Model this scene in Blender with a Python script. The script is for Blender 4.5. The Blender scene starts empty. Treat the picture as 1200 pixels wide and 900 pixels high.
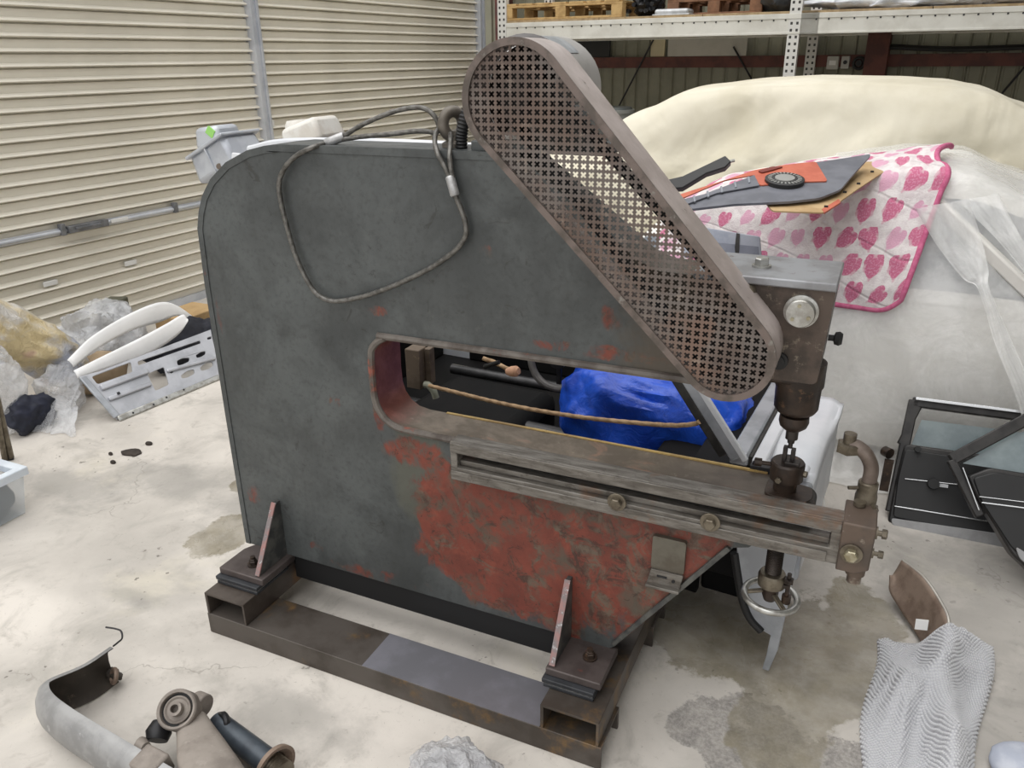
import bpy, bmesh, math, random
from mathutils import Vector, Matrix, noise
from mathutils.geometry import tessellate_polygon

# ------------------------------------------------------------------ camera, light
SC = bpy.context.scene
COL = SC.collection
PI = math.pi
CAM_H, FPX = 1.55, 925.0
PITCH, ROLL, YAW = math.radians(22.468), math.radians(-0.687), math.radians(24.846)
def _rz(v, a):
    return Vector((v[0]*math.cos(a)-v[1]*math.sin(a), v[0]*math.sin(a)+v[1]*math.cos(a), v[2]))
_fw = Vector((0, math.cos(PITCH), -math.sin(PITCH)))
_u = Vector((0, math.sin(PITCH), math.cos(PITCH)))
_x = Vector((1, 0, 0))
CX = _rz(_x*math.cos(ROLL)+_u*math.sin(ROLL), YAW)
CU = _rz(_x*-math.sin(ROLL)+_u*math.cos(ROLL), YAW)
CF = _rz(_fw, YAW)
CC = Vector((0, 0, CAM_H))
cam = bpy.data.cameras.new('camera'); co = bpy.data.objects.new('camera', cam); COL.objects.link(co)
cam.sensor_width = 36; cam.lens = 36*FPX/1200; cam.clip_start = .02
co.matrix_world = Matrix(((CX.x, CU.x, -CF.x, CC.x), (CX.y, CU.y, -CF.y, CC.y), (CX.z, CU.z, -CF.z, CC.z), (0, 0, 0, 1)))
SC.camera = co

world = bpy.data.worlds.new('overcast'); SC.world = world; world.use_nodes = True
bg = world.node_tree.nodes['Background']
bg.inputs[0].default_value = (1.0, .995, .99, 1); bg.inputs[1].default_value = 1.05
sun = bpy.data.lights.new('hazy_sun', 'SUN'); sun.energy = 2.2; sun.angle = math.radians(75); sun.color = (1, .985, .965)
so = bpy.data.objects.new('hazy_sun', sun); COL.objects.link(so)
so.rotation_euler = Vector((-.15, -.26, 1.0)).to_track_quat('Z', 'Y').to_euler()
vs = SC.view_settings
vs.view_transform = 'Standard'; vs.look = 'None'; vs.exposure = 0.0; vs.gamma = 1.0; vs.use_curve_mapping = False

# ------------------------------------------------------------------ survey helpers: photo measurement -> point on a known plane
def ray(x, y): return CF + CX*((x-600)/FPX) - CU*((y-450)/FPX)
def Z_(x, y, z=0.0): d = ray(x, y); return CC + d*((z-CAM_H)/d.z)
def Y_(x, y, Y): d = ray(x, y); return CC + d*(Y/d.y)
def X_(x, y, X): d = ray(x, y); return CC + d*(X/d.x)
def P_(x, y, p, n):
    d = ray(x, y); n = Vector(n); return CC + d*((Vector(p)-CC).dot(n)/d.dot(n))
V = Vector

# ------------------------------------------------------------------ mesh helpers
class MB:
    def __init__(s): s.v = []; s.f = []; s.m = []
    def add(s, vs, fs, mi=0):
        o = len(s.v); s.v += [V(p) for p in vs]; s.f += [tuple(i+o for i in f) for f in fs]; s.m += [mi]*len(fs); return s
    def box(s, a, b, mi=0):
        x0, y0, z0 = a; x1, y1, z1 = b
        return s.add([(x0,y0,z0),(x1,y0,z0),(x1,y1,z0),(x0,y1,z0),(x0,y0,z1),(x1,y0,z1),(x1,y1,z1),(x0,y1,z1)],
                     [(0,3,2,1),(4,5,6,7),(0,1,5,4),(1,2,6,5),(2,3,7,6),(3,0,4,7)], mi)
    def obox(s, c, ax, ay, az, mi=0):
        c, ax, ay, az = V(c), V(ax), V(ay), V(az)
        return s.add([c+ax*i+ay*j+az*k for k in (-1,1) for j in (-1,1) for i in (-1,1)],
                     [(0,2,3,1),(4,5,7,6),(0,1,5,4),(1,3,7,5),(3,2,6,7),(2,0,4,6)], mi)
    def bar(s, p, q, w, h, up=(0,0,1), mi=0):
        p, q = V(p), V(q); d = (q-p); L = d.length; d.normalize()
        a = d.cross(V(up)).normalized(); b = a.cross(d).normalized()
        return s.obox((p+q)/2, d*(L/2), a*(w/2), b*(h/2), mi)
    def cyl(s, p, q, r, r2=None, n=20, cap=True, mi=0):
        r2 = r if r2 is None else r2
        return s.rings([(p, r), (q, r2)], n, cap, mi)
    def rings(s, prof, n=20, cap=True, mi=0):
        """stack of circles along a straight axis: [(point, radius)...]"""
        p0, p1 = V(prof[0][0]), V(prof[-1][0]); d = (p1-p0).normalized()
        a = d.cross(V((0,0,1)) if abs(d.z) < .9 else V((1,0,0))).normalized(); b = d.cross(a)
        vs, fs = [], []
        for p, r in prof:
            for i in range(n):
                t = 2*PI*i/n; vs.append(V(p)+a*(r*math.cos(t))+b*(r*math.sin(t)))
        for k in range(len(prof)-1):
            for i in range(n):
                j = (i+1) % n; fs.append((k*n+i, k*n+j, (k+1)*n+j, (k+1)*n+i))
        if cap:
            fs.append(tuple(range(n))[::-1]); fs.append(tuple((len(prof)-1)*n+i for i in range(n)))
        return s.add(vs, fs, mi)
    def tube(s, pts, r, n=10, closed=False, cap=True, strands=0, pitch=.05, mi=0):
        pts = [V(p) for p in pts]; N = len(pts); vs, fs = [], []
        T = []
        for i in range(N):
            a = pts[(i-1) % N] if (closed or i > 0) else pts[i]
            b = pts[(i+1) % N] if (closed or i < N-1) else pts[i]
            T.append((b-a).normalized())
        u = T[0].cross(V((0,0,1)) if abs(T[0].z) < .9 else V((1,0,0))).normalized(); run = 0
        for i in range(N):
            if i: run += (pts[i]-pts[i-1]).length
            u = (u - T[i]*u.dot(T[i])).normalized(); w = T[i].cross(u)
            rr = r[i] if isinstance(r, (list, tuple)) else r
            ph = 2*PI*run/pitch if strands else 0
            for k in range(n):
                t = 2*PI*k/n; q = rr
                if strands: q = rr*(.84+.16*abs(math.cos(strands*(t-ph/strands)/2*1.0)))
                vs.append(pts[i]+u*(q*math.cos(t))+w*(q*math.sin(t)))
        for i in range(N if closed else N-1):
            for k in range(n):
                j = (k+1) % n; i2 = (i+1) % N
                fs.append((i*n+k, i*n+j, i2*n+j, i2*n+k))
        if cap and not closed:
            fs.append(tuple(range(n))[::-1]); fs.append(tuple((N-1)*n+i for i in range(n)))
        return s.add(vs, fs, mi)
    def prism(s, poly, fn, d0, d1, holes=(), mi=0):
        """2D polygon (with holes) extruded; fn(u, v, d) -> world point"""
        loops = [poly]+list(holes); flat = [p for l in loops for p in l]; n = len(flat)
        tris = tessellate_polygon([[V((p[0], p[1], 0)) for p in l] for l in loops])
        vs = [fn(p[0], p[1], d0) for p in flat]+[fn(p[0], p[1], d1) for p in flat]
        fs = []
        for t in tris:
            fs.append(tuple(t)); fs.append(tuple(i+n for i in reversed(t)))
        o = 0
        for l in loops:
            m = len(l)
            for i in range(m):
                j = (i+1) % m; fs.append((o+i, o+j, n+o+j, n+o+i))
            o += m
        return s.add(vs, fs, mi)
    def grid(s, rows, mi=0, closed=False):
        nr, nc = len(rows), len(rows[0]); vs = [p for r in rows for p in r]; fs = []
        for i in range(nr-1):
            for j in range(nc if closed else nc-1):
                k = (j+1) % nc; fs.append((i*nc+j, i*nc+k, (i+1)*nc+k, (i+1)*nc+j))
        return s.add(vs, fs, mi)
    def torus(s, c, ax, R, r, n=36, m=10, mi=0):
        ax = V(ax).normalized(); a = ax.cross(V((0,0,1)) if abs(ax.z) < .9 else V((1,0,0))).normalized(); b = ax.cross(a)
        return s.tube([V(c)+a*(R*math.cos(2*PI*i/n))+b*(R*math.sin(2*PI*i/n)) for i in range(n)], r, m, closed=True, mi=mi)
    def hexbolt(s, c, ax, r, h, washer=0, mi=0):
        c, ax = V(c), V(ax).normalized()
        if washer: s.cyl(c, c+ax*.004, washer, n=24, mi=mi); c = c+ax*.004
        s.rings([(c, r), (c+ax*h*.85, r), (c+ax*h, r*.85)], 6, mi=mi); return s

def link(name, me, mats, parent=None, origin=None, smooth=35, bevel=0, bseg=2):
    if not isinstance(mats, (list, tuple)): mats = [mats]
    for m in mats: me.materials.append(m)
    o = bpy.data.objects.new(name, me); COL.objects.link(o)
    if parent is not None: o.parent = parent
    elif origin is not None: o.location = origin
    if bevel:
        b = o.modifiers.new('edge', 'BEVEL'); b.width = bevel; b.segments = bseg; b.limit_method = 'ANGLE'; b.angle_limit = math.radians(40); b.use_clamp_overlap = True
    return o
def root_loc(o):
    while o.parent: o = o.parent
    return V(o.get('_o', (0,0,0)))
def build(name, mb, mats, parent=None, origin=None, smooth=35, bevel=0, fix=True, uv=None):
    """verts are given in world space; the mesh is stored relative to its thing's base"""
    if parent is not None: og = root_loc(parent)
    else: og = V(origin) if origin is not None else V((0,0,0))
    me = bpy.data.meshes.new(name)
    me.from_pydata([p-og for p in mb.v], [], mb.f)
    me.polygons.foreach_set('material_index', mb.m)
    if fix:
        bm = bmesh.new(); bm.from_mesh(me); bmesh.ops.recalc_face_normals(bm, faces=bm.faces); bm.to_mesh(me); bm.free()
    if uv:
        L = me.uv_layers.new(name='uv')
        for lp in me.loops: L.data[lp.index].uv = uv[lp.vertex_index]
    if smooth:
        me.shade_smooth(); me.set_sharp_from_angle(angle=math.radians(smooth))
    o = link(name, me, mats, parent, og, bevel=bevel)
    if parent is None: o['_o'] = tuple(og)
    return o
def thing(name, label, cat, loc, group=None):
    o = bpy.data.objects.new(name, None); COL.objects.link(o); o.empty_display_size = .1
    o.location = loc; o['_o'] = tuple(loc); o['label'] = label; o['category'] = cat
    if group: o['group'] = group
    return o
def tag(o, label, cat, group=None):
    o['label'] = label; o['category'] = cat
    if group: o['group'] = group
    return o
def struct(o): o['kind'] = 'structure'; return o

def smooth_path(pts, n=8, closed=False):
    """Catmull-Rom through the points"""
    pts = [V(p) for p in pts]; N = len(pts); out = []
    seg = N if closed else N-1
    for i in range(seg):
        p0 = pts[(i-1) % N] if (closed or i > 0) else pts[0]*2-pts[1]
        p1, p2 = pts[i], pts[(i+1) % N]
        p3 = pts[(i+2) % N] if (closed or i < N-2) else pts[-1]*2-pts[-2]
        for k in range(n):
            t = k/n
            out.append(.5*((2*p1)+(p2-p0)*t+(2*p0-5*p1+4*p2-p3)*t*t+(3*p1-p0-3*p2+p3)*t**3))
    if not closed: out.append(pts[-1])
    return out
def rrect(x0, z0, x1, z1, r, n=5):
    out = []
    for cx, cz, a in ((x1-r, z1-r, 0), (x0+r, z1-r, 90), (x0+r, z0+r, 180), (x1-r, z0+r, 270)):
        for k in range(n+1):
            t = math.radians(a+90*k/n); out.append((cx+r*math.cos(t), cz+r*math.sin(t)))
    return out
def round_poly(poly, r, n=4):
    out = []; N = len(poly)
    for i in range(N):
        p, a, b = V(poly[i]), V(poly[i-1]), V(poly[(i+1) % N])
        rr = r[i] if isinstance(r, (list, tuple)) else r
        if rr <= 0: out.append(tuple(p)); continue
        d1, d2 = (a-p), (b-p); l = min(rr, d1.length*.45, d2.length*.45)
        s, e = p+d1.normalized()*l, p+d2.normalized()*l
        for k in range(n+1):
            t = k/n; q = s*(1-t)**2+p*(2*t*(1-t))+e*t*t; out.append(tuple(q))
    return out
def fbm(p, s, o=4): return noise.fractal(V(p)*s, 1.0, 2.0, o)
def lerp(a, b, t): return a+(b-a)*t
def interp(tab, x):
    if x <= tab[0][0]: return tab[0][1]
    for (x0, y0), (x1, y1) in zip(tab, tab[1:]):
        if x <= x1:
            t = (x-x0)/(x1-x0); t = t*t*(3-2*t)*.5+t*.5; return y0+(y1-y0)*t
    return tab[-1][1]

# ------------------------------------------------------------------ materials
def lin(c):
    return tuple((x/255/12.92 if x/255 <= .04045 else ((x/255+.055)/1.055)**2.4) for x in c)+(1,)
class NT:
    def __init__(s, name):
        s.m = bpy.data.materials.new(name); s.m.use_nodes = True; s.t = s.m.node_tree; s.n = s.t.nodes
        s.b = s.n['Principled BSDF']; s.out = s.n['Material Output']
        s.tc = s.n.new('ShaderNodeTexCoord'); s.co = s.tc.outputs['Object']
    def L(s, a, b): s.t.links.new(a, b)
    def val(s, x, sock):
        if isinstance(x, (int, float)): sock.default_value = x
        else: s.L(x, sock)
    def math(s, op, a, b=0, c=None, clamp=False):
        n = s.n.new('ShaderNodeMath'); n.operation = op; n.use_clamp = clamp; s.val(a, n.inputs[0]); s.val(b, n.inputs[1])
        if c is not None: s.val(c, n.inputs[2])
        return n.outputs[0]
    def noise(s, scale, detail=6, rough=.6, dist=0, co=None, out='Fac'):
        n = s.n.new('ShaderNodeTexNoise'); n.inputs['Scale'].default_value = scale; n.inputs['Detail'].default_value = detail
        n.inputs['Roughness'].default_value = rough; n.inputs['Distortion'].default_value = dist; s.L(co or s.co, n.inputs['Vector']); return n.outputs[out]
    def ramp(s, x, lo, hi, a=0.0, b=1.0):
        n = s.n.new('ShaderNodeMapRange'); n.interpolation_type = 'SMOOTHSTEP'; s.val(x, n.inputs[0])
        for i, q in enumerate((lo, hi, a, b)): n.inputs[i+1].default_value = q
        return n.outputs[0]
    def mix(s, f, a, b):
        n = s.n.new('ShaderNodeMix'); n.data_type = 'RGBA'; s.val(f, n.inputs[0])
        for q, k in ((a, 6), (b, 7)):
            if isinstance(q, tuple): n.inputs[k].default_value = q
            else: s.L(q, n.inputs[k])
        return n.outputs[2]
    def xyz(s, co=None):
        n = s.n.new('ShaderNodeSeparateXYZ'); s.L(co or s.co, n.inputs[0]); return n.outputs
    def mapping(s, scale=(1,1,1), rot=(0,0,0), loc=(0,0,0), co=None):
        n = s.n.new('ShaderNodeMapping'); n.inputs['Scale'].default_value = scale; n.inputs['Rotation'].default_value = rot; n.inputs['Location'].default_value = loc
        s.L(co or s.co, n.inputs[0]); return n.outputs[0]
    def bump(s, h, strength=.3, dist=.01):
        n = s.n.new('ShaderNodeBump'); n.inputs['Strength'].default_value = strength; n.inputs['Distance'].default_value = dist
        s.L(h, n.inputs['Height']); s.L(n.outputs[0], s.b.inputs['Normal']); return n
    def fin(s, col=None, rough=.6, metal=0.0, spec=None):
        if col is not None:
            if isinstance(col, tuple): s.b.inputs['Base Color'].default_value = col
            else: s.L(col, s.b.inputs['Base Color'])
        s.val(rough, s.b.inputs['Roughness']); s.val(metal, s.b.inputs['Metallic'])
        if spec is not None: s.b.inputs['Specular IOR Level'].default_value = spec
        return s.m
def M(name, c1, c2=None, scale=6, lo=.4, hi=.62, rough=.6, metal=0.0, c3=None, s3=25, l3=.55, h3=.65, bump=0, bs=60, bd=.004, spec=None, detail=7):
    t = NT(name); c = lin(c1)
    if c2: c = t.mix(t.ramp(t.noise(scale, detail), lo, hi), c, lin(c2))
    if c3: c = t.mix(t.ramp(t.noise(s3, 6, .7), l3, h3), c, lin(c3))
    if bump: t.bump(t.noise(bs, 5), bump, bd)
    return t.fin(c, rough, metal, spec)
def plastic(name, col, alpha=.35, rough=.25, bump=.3, bs=14, varied=True, spread=.2):
    """clear polythene film: mostly see-through, milky where it folds"""
    t = NT(name); t.fin(lin(col), rough); t.b.inputs['Specular IOR Level'].default_value = .6
    tr = t.n.new('ShaderNodeBsdfTransparent'); mx = t.n.new('ShaderNodeMixShader')
    if varied:
        f = t.ramp(t.noise(7, 5, .6, .6), .35, .72, max(0, alpha-spread), min(1, alpha+spread)); t.L(f, mx.inputs[0])
    else: mx.inputs[0].default_value = alpha
    t.L(tr.outputs[0], mx.inputs[1]); t.L(t.b.outputs[0], mx.inputs[2]); t.L(mx.outputs[0], t.out.inputs['Surface'])
    t.bump(t.noise(bs, 4, .55, 1.2), bump, .03); return t.m

# ------------------------------------------------------------------ floor
def floor_material():
    t = NT('concrete'); x, y, z = t.xyz()
    big = t.noise(1.1, 6, .6, .4); mid = t.noise(4.5, 8, .65, .6); fine = t.noise(38, 6, .7)
    c = t.mix(t.ramp(big, .36, .66), lin((214,208,200)), lin((180,175,168)))
    c = t.mix(t.ramp(mid, .48, .68, 0, .6), c, lin((160,156,149)))
    c = t.mix(t.ramp(t.noise(13, 8, .7, .8), .55, .70, 0, .40), c, lin((150,144,136)))
    c = t.mix(t.ramp(t.noise(2.3, 5, .6, .3), .56, .72, 0, .5), c, lin((214,207,190)))
    c = t.mix(t.ramp(fine, .62, .74, 0, .45), c, lin((120,115,106)))
    c = t.mix(t.ramp(t.noise(90, 4, .7), .62, .74, 0, .5), c, lin((100,94,86)))
    spk = t.math('MULTIPLY', t.ramp(t.noise(30, 3, .5), .66, .70), t.ramp(t.noise(2.2, 3), .5, .6)); c = t.mix(t.math('MULTIPLY', spk, .7), c, lin((84,78,72)))
    # hairline cracks
    vo = t.n.new('ShaderNodeTexVoronoi'); vo.feature = 'DISTANCE_TO_EDGE'; vo.inputs['Scale'].default_value = 1.15
    wr = t.n.new('ShaderNodeVectorMath'); wr.operation = 'ADD'; sc = t.n.new('ShaderNodeVectorMath'); sc.operation = 'SCALE'; sc.inputs['Scale'].default_value = .5
    t.L(t.noise(3, 5, .6, out='Color'), sc.inputs[0]); t.L(t.co, wr.inputs[0]); t.L(sc.outputs[0], wr.inputs[1]); t.L(wr.outputs[0], vo.inputs['Vector'])
    crack = t.math('MULTIPLY', t.ramp(vo.outputs['Distance'], .0, .006, 1, 0), t.ramp(t.noise(1.7, 3), .5, .6))
    c = t.mix(t.math('MULTIPLY', crack, .45), c, lin((110,104,95)))
    # wet oil and water patches plus painted shade at the right, ragged outlines
    def patch(cx, cy, rx, ry, rag=.55, ns=5, lo=.94, hi=1.06):
        a = t.math('DIVIDE', t.math('SUBTRACT', x, cx), rx); b = t.math('DIVIDE', t.math('SUBTRACT', y, cy), ry)
        d = t.math('SQRT', t.math('ADD', t.math('MULTIPLY', a, a), t.math('MULTIPLY', b, b)))
        d = t.math('ADD', d, t.math('MULTIPLY', t.math('SUBTRACT', t.noise(ns, 7, .68), .5), rag*3))
        return t.ramp(d, lo, hi, 1, 0)
    wet = None
    for p in ((-1.93,1.74,.10,.16), (-2.12,2.08,.06,.09), (-.22,1.93,.24,.20), (.0,1.86,.14,.34), (.13,2.05,.12,.30), (-.02,1.60,.12,.16)):
        q = patch(*p); wet = q if wet is None else t.math('MAXIMUM', wet, q)
    rough_st = t.math('MAXIMUM', patch(-.12,1.56,.16,.13,.7,7), patch(.10,1.52,.10,.12,.8,9))
    damp_and_shade = None
    for p in ((-1.15,1.16,.22,.10), (-.85,.95,.2,.12), (-2.45,1.95,.35,.14), (-2.75,1.75,.3,.12), (-1.95,1.35,.12,.05), (-1.9,1.9,.3,.1), (.62,2.35,.55,.62), (.75,2.2,.5,.5), (.55,1.75,.3,.5)):  # last three: shade on the right floor, tinted into the concrete
        q = patch(*p, .7, 6, .35, 1.25); damp_and_shade = q if damp_and_shade is None else t.math('MAXIMUM', damp_and_shade, q)
    c = t.mix(t.math('MULTIPLY', damp_and_shade, .48), c, lin((132,130,126)))
    c = t.mix(t.math('MULTIPLY', rough_st, t.ramp(t.noise(24, 8, .75), .3, .65, .35, .8)), c, t.mix(t.ramp(t.noise(110, 5, .7), .4, .65), lin((108,104,102)), lin((150,147,143))))
    c = t.mix(t.math('MULTIPLY', wet, t.ramp(t.noise(7, 7, .7), .3, .7, .45, .85)), c, t.mix(t.ramp(t.noise(9, 5), .35, .65), lin((112,105,86)), lin((140,132,112))))
    r = t.math('SUBTRACT', t.ramp(mid, .3, .7, .62, .8), t.math('MULTIPLY', wet, .42))
    t.bump(t.math('ADD', t.math('MULTIPLY', fine, .4), t.noise(6, 6)), .12, .01)
    return t.fin(c, r, 0, .35)
MAT = {}
MAT['concrete'] = floor_material()
m = MB().box((-6, -4.5, -.12), (6.5, 9.2, 0)); struct(build('floor', m, MAT['concrete'], smooth=0))

# ------------------------------------------------------------------ roller shutters along the left side
SA = math.radians(86.708)
SD = V((math.cos(SA), math.sin(SA), 0)); SN = V((-SD.y, SD.x, 0))       # along the shutter / pointing out of the building
S0 = V((-4.324, 2.831, 0))
def SP(al, out, z): return S0+SD*al+SN*(-out)+V((0,0,z))                 # out > 0 : towards the room
MAT['slat'] = M('shutter_paint', (233,228,215), (226,221,208), 2, rough=.3, spec=.7)
MAT['galv'] = M('galvanised_steel', (204,207,213), (186,190,198), 5, rough=.4, metal=.2)
MAT['dark_metal'] = M('dark_metal', (52,52,54), (36,36,38), 10, rough=.45, metal=.5)
MAT['white_plastic'] = M('white_plastic', (228,228,226), rough=.4)
PITCH_S = .0752
def slat_mesh(a0, a1):
    prof = [(-.004,.0),(-.003,.006),(-.002,.020),(-.001,.036),(-.003,.0405),(-.022,.0420),(-.024,.0455),(-.022,.0495),(.004,.0508),(.022,.0520),(.0275,.0545),(.0285,.0575),(.0262,.0608),(.019,.0650),(.010,.0695),(.001,.0735),(-.004,.0752)]
    mb = MB(); rows = [[V((a, -d, z)) for a in (a0, (a0+a1)/2, a1)] for d, z in prof]
    mb.grid(rows); me = bpy.data.meshes.new('slat'); me.from_pydata(mb.v, [], mb.f); me.shade_smooth(); me.set_sharp_from_angle(angle=math.radians(50))
    me.materials.append(MAT['slat']); return me
def shutter(name, a0, a1, top):
    mb = MB().box((a0, -.02, .0), (a1, .02, .05))
    me = bpy.data.meshes.new(name); me.from_pydata(mb.v, [], mb.f); me.materials.append(MAT['galv'])
    o = bpy.data.objects.new(name, me); COL.objects.link(o); o.location = S0; o.rotation_euler = (0, 0, SA); struct(o)
    sm = slat_mesh(a0, a1); n = int((top-.05)/PITCH_S)
    for i in range(n):
        s = bpy.data.objects.new('slat', sm); COL.objects.link(s); s.parent = o; s.location = (0, 0, .05+i*PITCH_S)
    return o
def spart(name, o, mb, mat, bevel=0):
    me = bpy.data.meshes.new(name); me.from_pydata(mb.v, [], mb.f)
    bm = bmesh.new(); bm.from_mesh(me); bmesh.ops.recalc_face_normals(bm, faces=bm.faces); bm.to_mesh(me); bm.free()
    me.shade_smooth(); me.set_sharp_from_angle(angle=math.radians(35))
    return link(name, me, mat, o, bevel=bevel)
sh1 = shutter('door_1', -4.2, 1.935, 2.9)
sh2 = shutter('door_2', 1.985, 5.115, 2.9)
# lock bar and latch on the near shutter (local frame: x along, -y into the room)
lb = spart('lock_bar', sh1, MB().cyl((-3.6,-.030,.648), (1.86,-.030,.648), .011, n=14).box((-3.6,-.028,.660),(1.86,-.020,.667)).box((-3.6,-.028,.628),(1.86,-.020,.635)), MAT['galv'])
spart('latch', lb, MB().box((.26,-.062,.632),(.52,-.02,.672)).cyl((.30,-.066,.655),(.46,-.066,.655),.008,n=10).box((.22,-.05,.625),(.25,-.015,.69)).box((1.02,-.05,.625),(1.05,-.015,.69)), M('latch_grey', (128,130,134), (104,106,110), 20, rough=.4, metal=.4), .003)
spart('latch_tag', lb, MB().box((.54,-.056,.643),(.66,-.045,.664)), MAT['white_plastic'], .002)
for a in (.06, .60):
    spart('finger_pull', sh1, MB().box((a,-.024,.355),(a+.085,-.008,.385)), MAT['white_plastic'], .004)
# posts
MAT['red_oxide'] = M('red_oxide_steel', (98,54,45), (78,44,38), 8, rough=.65)
def postx(name, a0, a1, depth, mat, top=3.2):
    mb = MB().box((0,0,0),(0,0,0)); mb = MB()
    w = a1-a0
    fn = lambda u, v, d: SP(a0+u, v, d)
    poly = [(0,-.03),(w,-.03),(w,depth),(w*.72,depth),(w*.72,depth*.72),(w*.28,depth*.72),(w*.28,depth),(0,depth)]
    mb.prism(poly, fn, 0, top)
    return struct(build(name, mb, mat, origin=SP(a0,0,0), bevel=.002))
pt = postx('trim_1', 1.92, 2.0, .055, MAT['galv'])
build('bolt_cover', MB().obox(SP(2.02,.03,1.12), SD*.012, SN*.012, V((0,0,.022))), MAT['white_plastic'], pt, bevel=.003)
postx('trim_2', 5.10, 5.20, .06, MAT['galv'])

# ------------------------------------------------------------------ back wall: ribbed cladding, red steel
WL = 5.62                      # distance of the cladding along the shutter
def WP(r, d, z): return S0+SD*(WL-d)-SN*r+V((0,0,z))     # r metres to the right of the corner, d in front of the wall
MAT['clad'] = M('olive_cladding', (132,130,112), (120,118,101), 2.5, rough=.6)
wb = MB().obox(WP(4.8,-.05,2.2), SN*5.4, SD*.03, V((0,0,2.2)))
wall_back = struct(build('wall_back', wb, MAT['clad'], origin=WP(4.8,-.05,0), smooth=0))
rib = []
for k in range(5):
    b = k*.128; rib += [(b,0),(b+.080,0),(b+.088,.012),(b+.096,.012),(b+.104,0),(b+.108,-.006),(b+.122,-.006)]
rib.append((.640,0))
me_sheet = None
for k in range(16):
    r0 = -.45+k*.640
    o0 = WP(r0, .0, 0)
    if me_sheet is None:
        mb = MB(); mb.grid([[-SN*u+SD*(-d)+V((0,0,z)) for u, d in rib] for z in (0.0, 4.2)])
        me_sheet = bpy.data.meshes.new('cladding_sheet'); me_sheet.from_pydata(mb.v, [], mb.f); me_sheet.materials.append(MAT['clad'])
    s = bpy.data.objects.new('cladding_sheet', me_sheet); COL.objects.link(s); s.parent = wall_back; s.location = o0-V(wall_back.location)
def wbox(name, r0, r1, d0, d1, z0, z1, mat, parent=wall_back, bevel=0):
    c = WP((r0+r1)/2, (d0+d1)/2, (z0+z1)/2)
    return build(name, MB().obox(c, SN*((r1-r0)/2), SD*((d1-d0)/2), V((0,0,(z1-z0)/2))), mat, parent, bevel=bevel)
wbox('girt', -.3, 9.5, .02, .08, 1.44, 1.54, MAT['red_oxide'])
wbox('girt', -.3, 9.5, .02, .08, 2.6, 2.7, MAT['red_oxide'])
wbox('steel_column', 3.72, 3.90, .02, .22, 0, 4.2, MAT['red_oxide'])
wbox('steel_column', .03, .17, .02, .16, 0, 4.2, MAT['red_oxide'])
for (ra, za, rb, zb) in ((1.15,.55,1.9,1.95), (2.55,1.62,3.05,.9), (5.0,1.55,4.5,.7)):
    build('brace_rod', MB().cyl(WP(ra,.10,za), WP(rb,.10,zb), .009, n=8), MAT['dark_metal'], wall_back)
build('black_cable', MB().tube(smooth_path([WP(3.9,.12,1.60), WP(4.4,.12,1.575), WP(5.2,.12,1.585), WP(6.4,.12,1.57)], 6), .022, 8), M('black_rubber', (24,24,25), rough=.6), wall_back)
MAT['black_rubber'] = bpy.data.materials['black_rubber']
so_ = wbox('power_socket', 3.40, 3.50, .08, .12, 1.42, 1.53, M('socket_plastic', (176,174,168), rough=.45), bevel=.006)
wbox('socket_outlet', 3.42, 3.48, .12, .126, 1.455, 1.495, MAT['white_plastic'], so_, bevel=.004)
so_ = wbox('power_socket', 3.52, 3.59, .08, .12, 1.425, 1.53, bpy.data.materials['socket_plastic'], bevel=.006)
build('socket_hole', MB().cyl(WP(3.555,.12,1.478), WP(3.555,.128,1.478), .017), MAT['dark_metal'], so_)
rl = build('cable_reel', MB().torus(WP(3.67,.12,1.47), SD, .045, .014, 24, 8).cyl(WP(3.67,.09,1.47), WP(3.67,.14,1.47), .025), MAT['black_rubber'], wall_back)
# unseen wall and ceiling strip, added to dim light from the right
struct(build('wall_right_light_block', MB().box((3.6,-1.5,0),(3.7,8.0,4.2)), M('right_blocker_sheet', (112,110,100), (98,96,88), 2, rough=.7), origin=(3.65,3,0), smooth=0))
MAT['roof'] = M('roof_blocker_sheet', (150,150,145), rough=.7)
struct(build('ceiling_light_block', MB().box((.95,-1.5,4.2),(3.7,8.1,4.26)), MAT['roof'], origin=(2,3.3,4.2), smooth=0))

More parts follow.
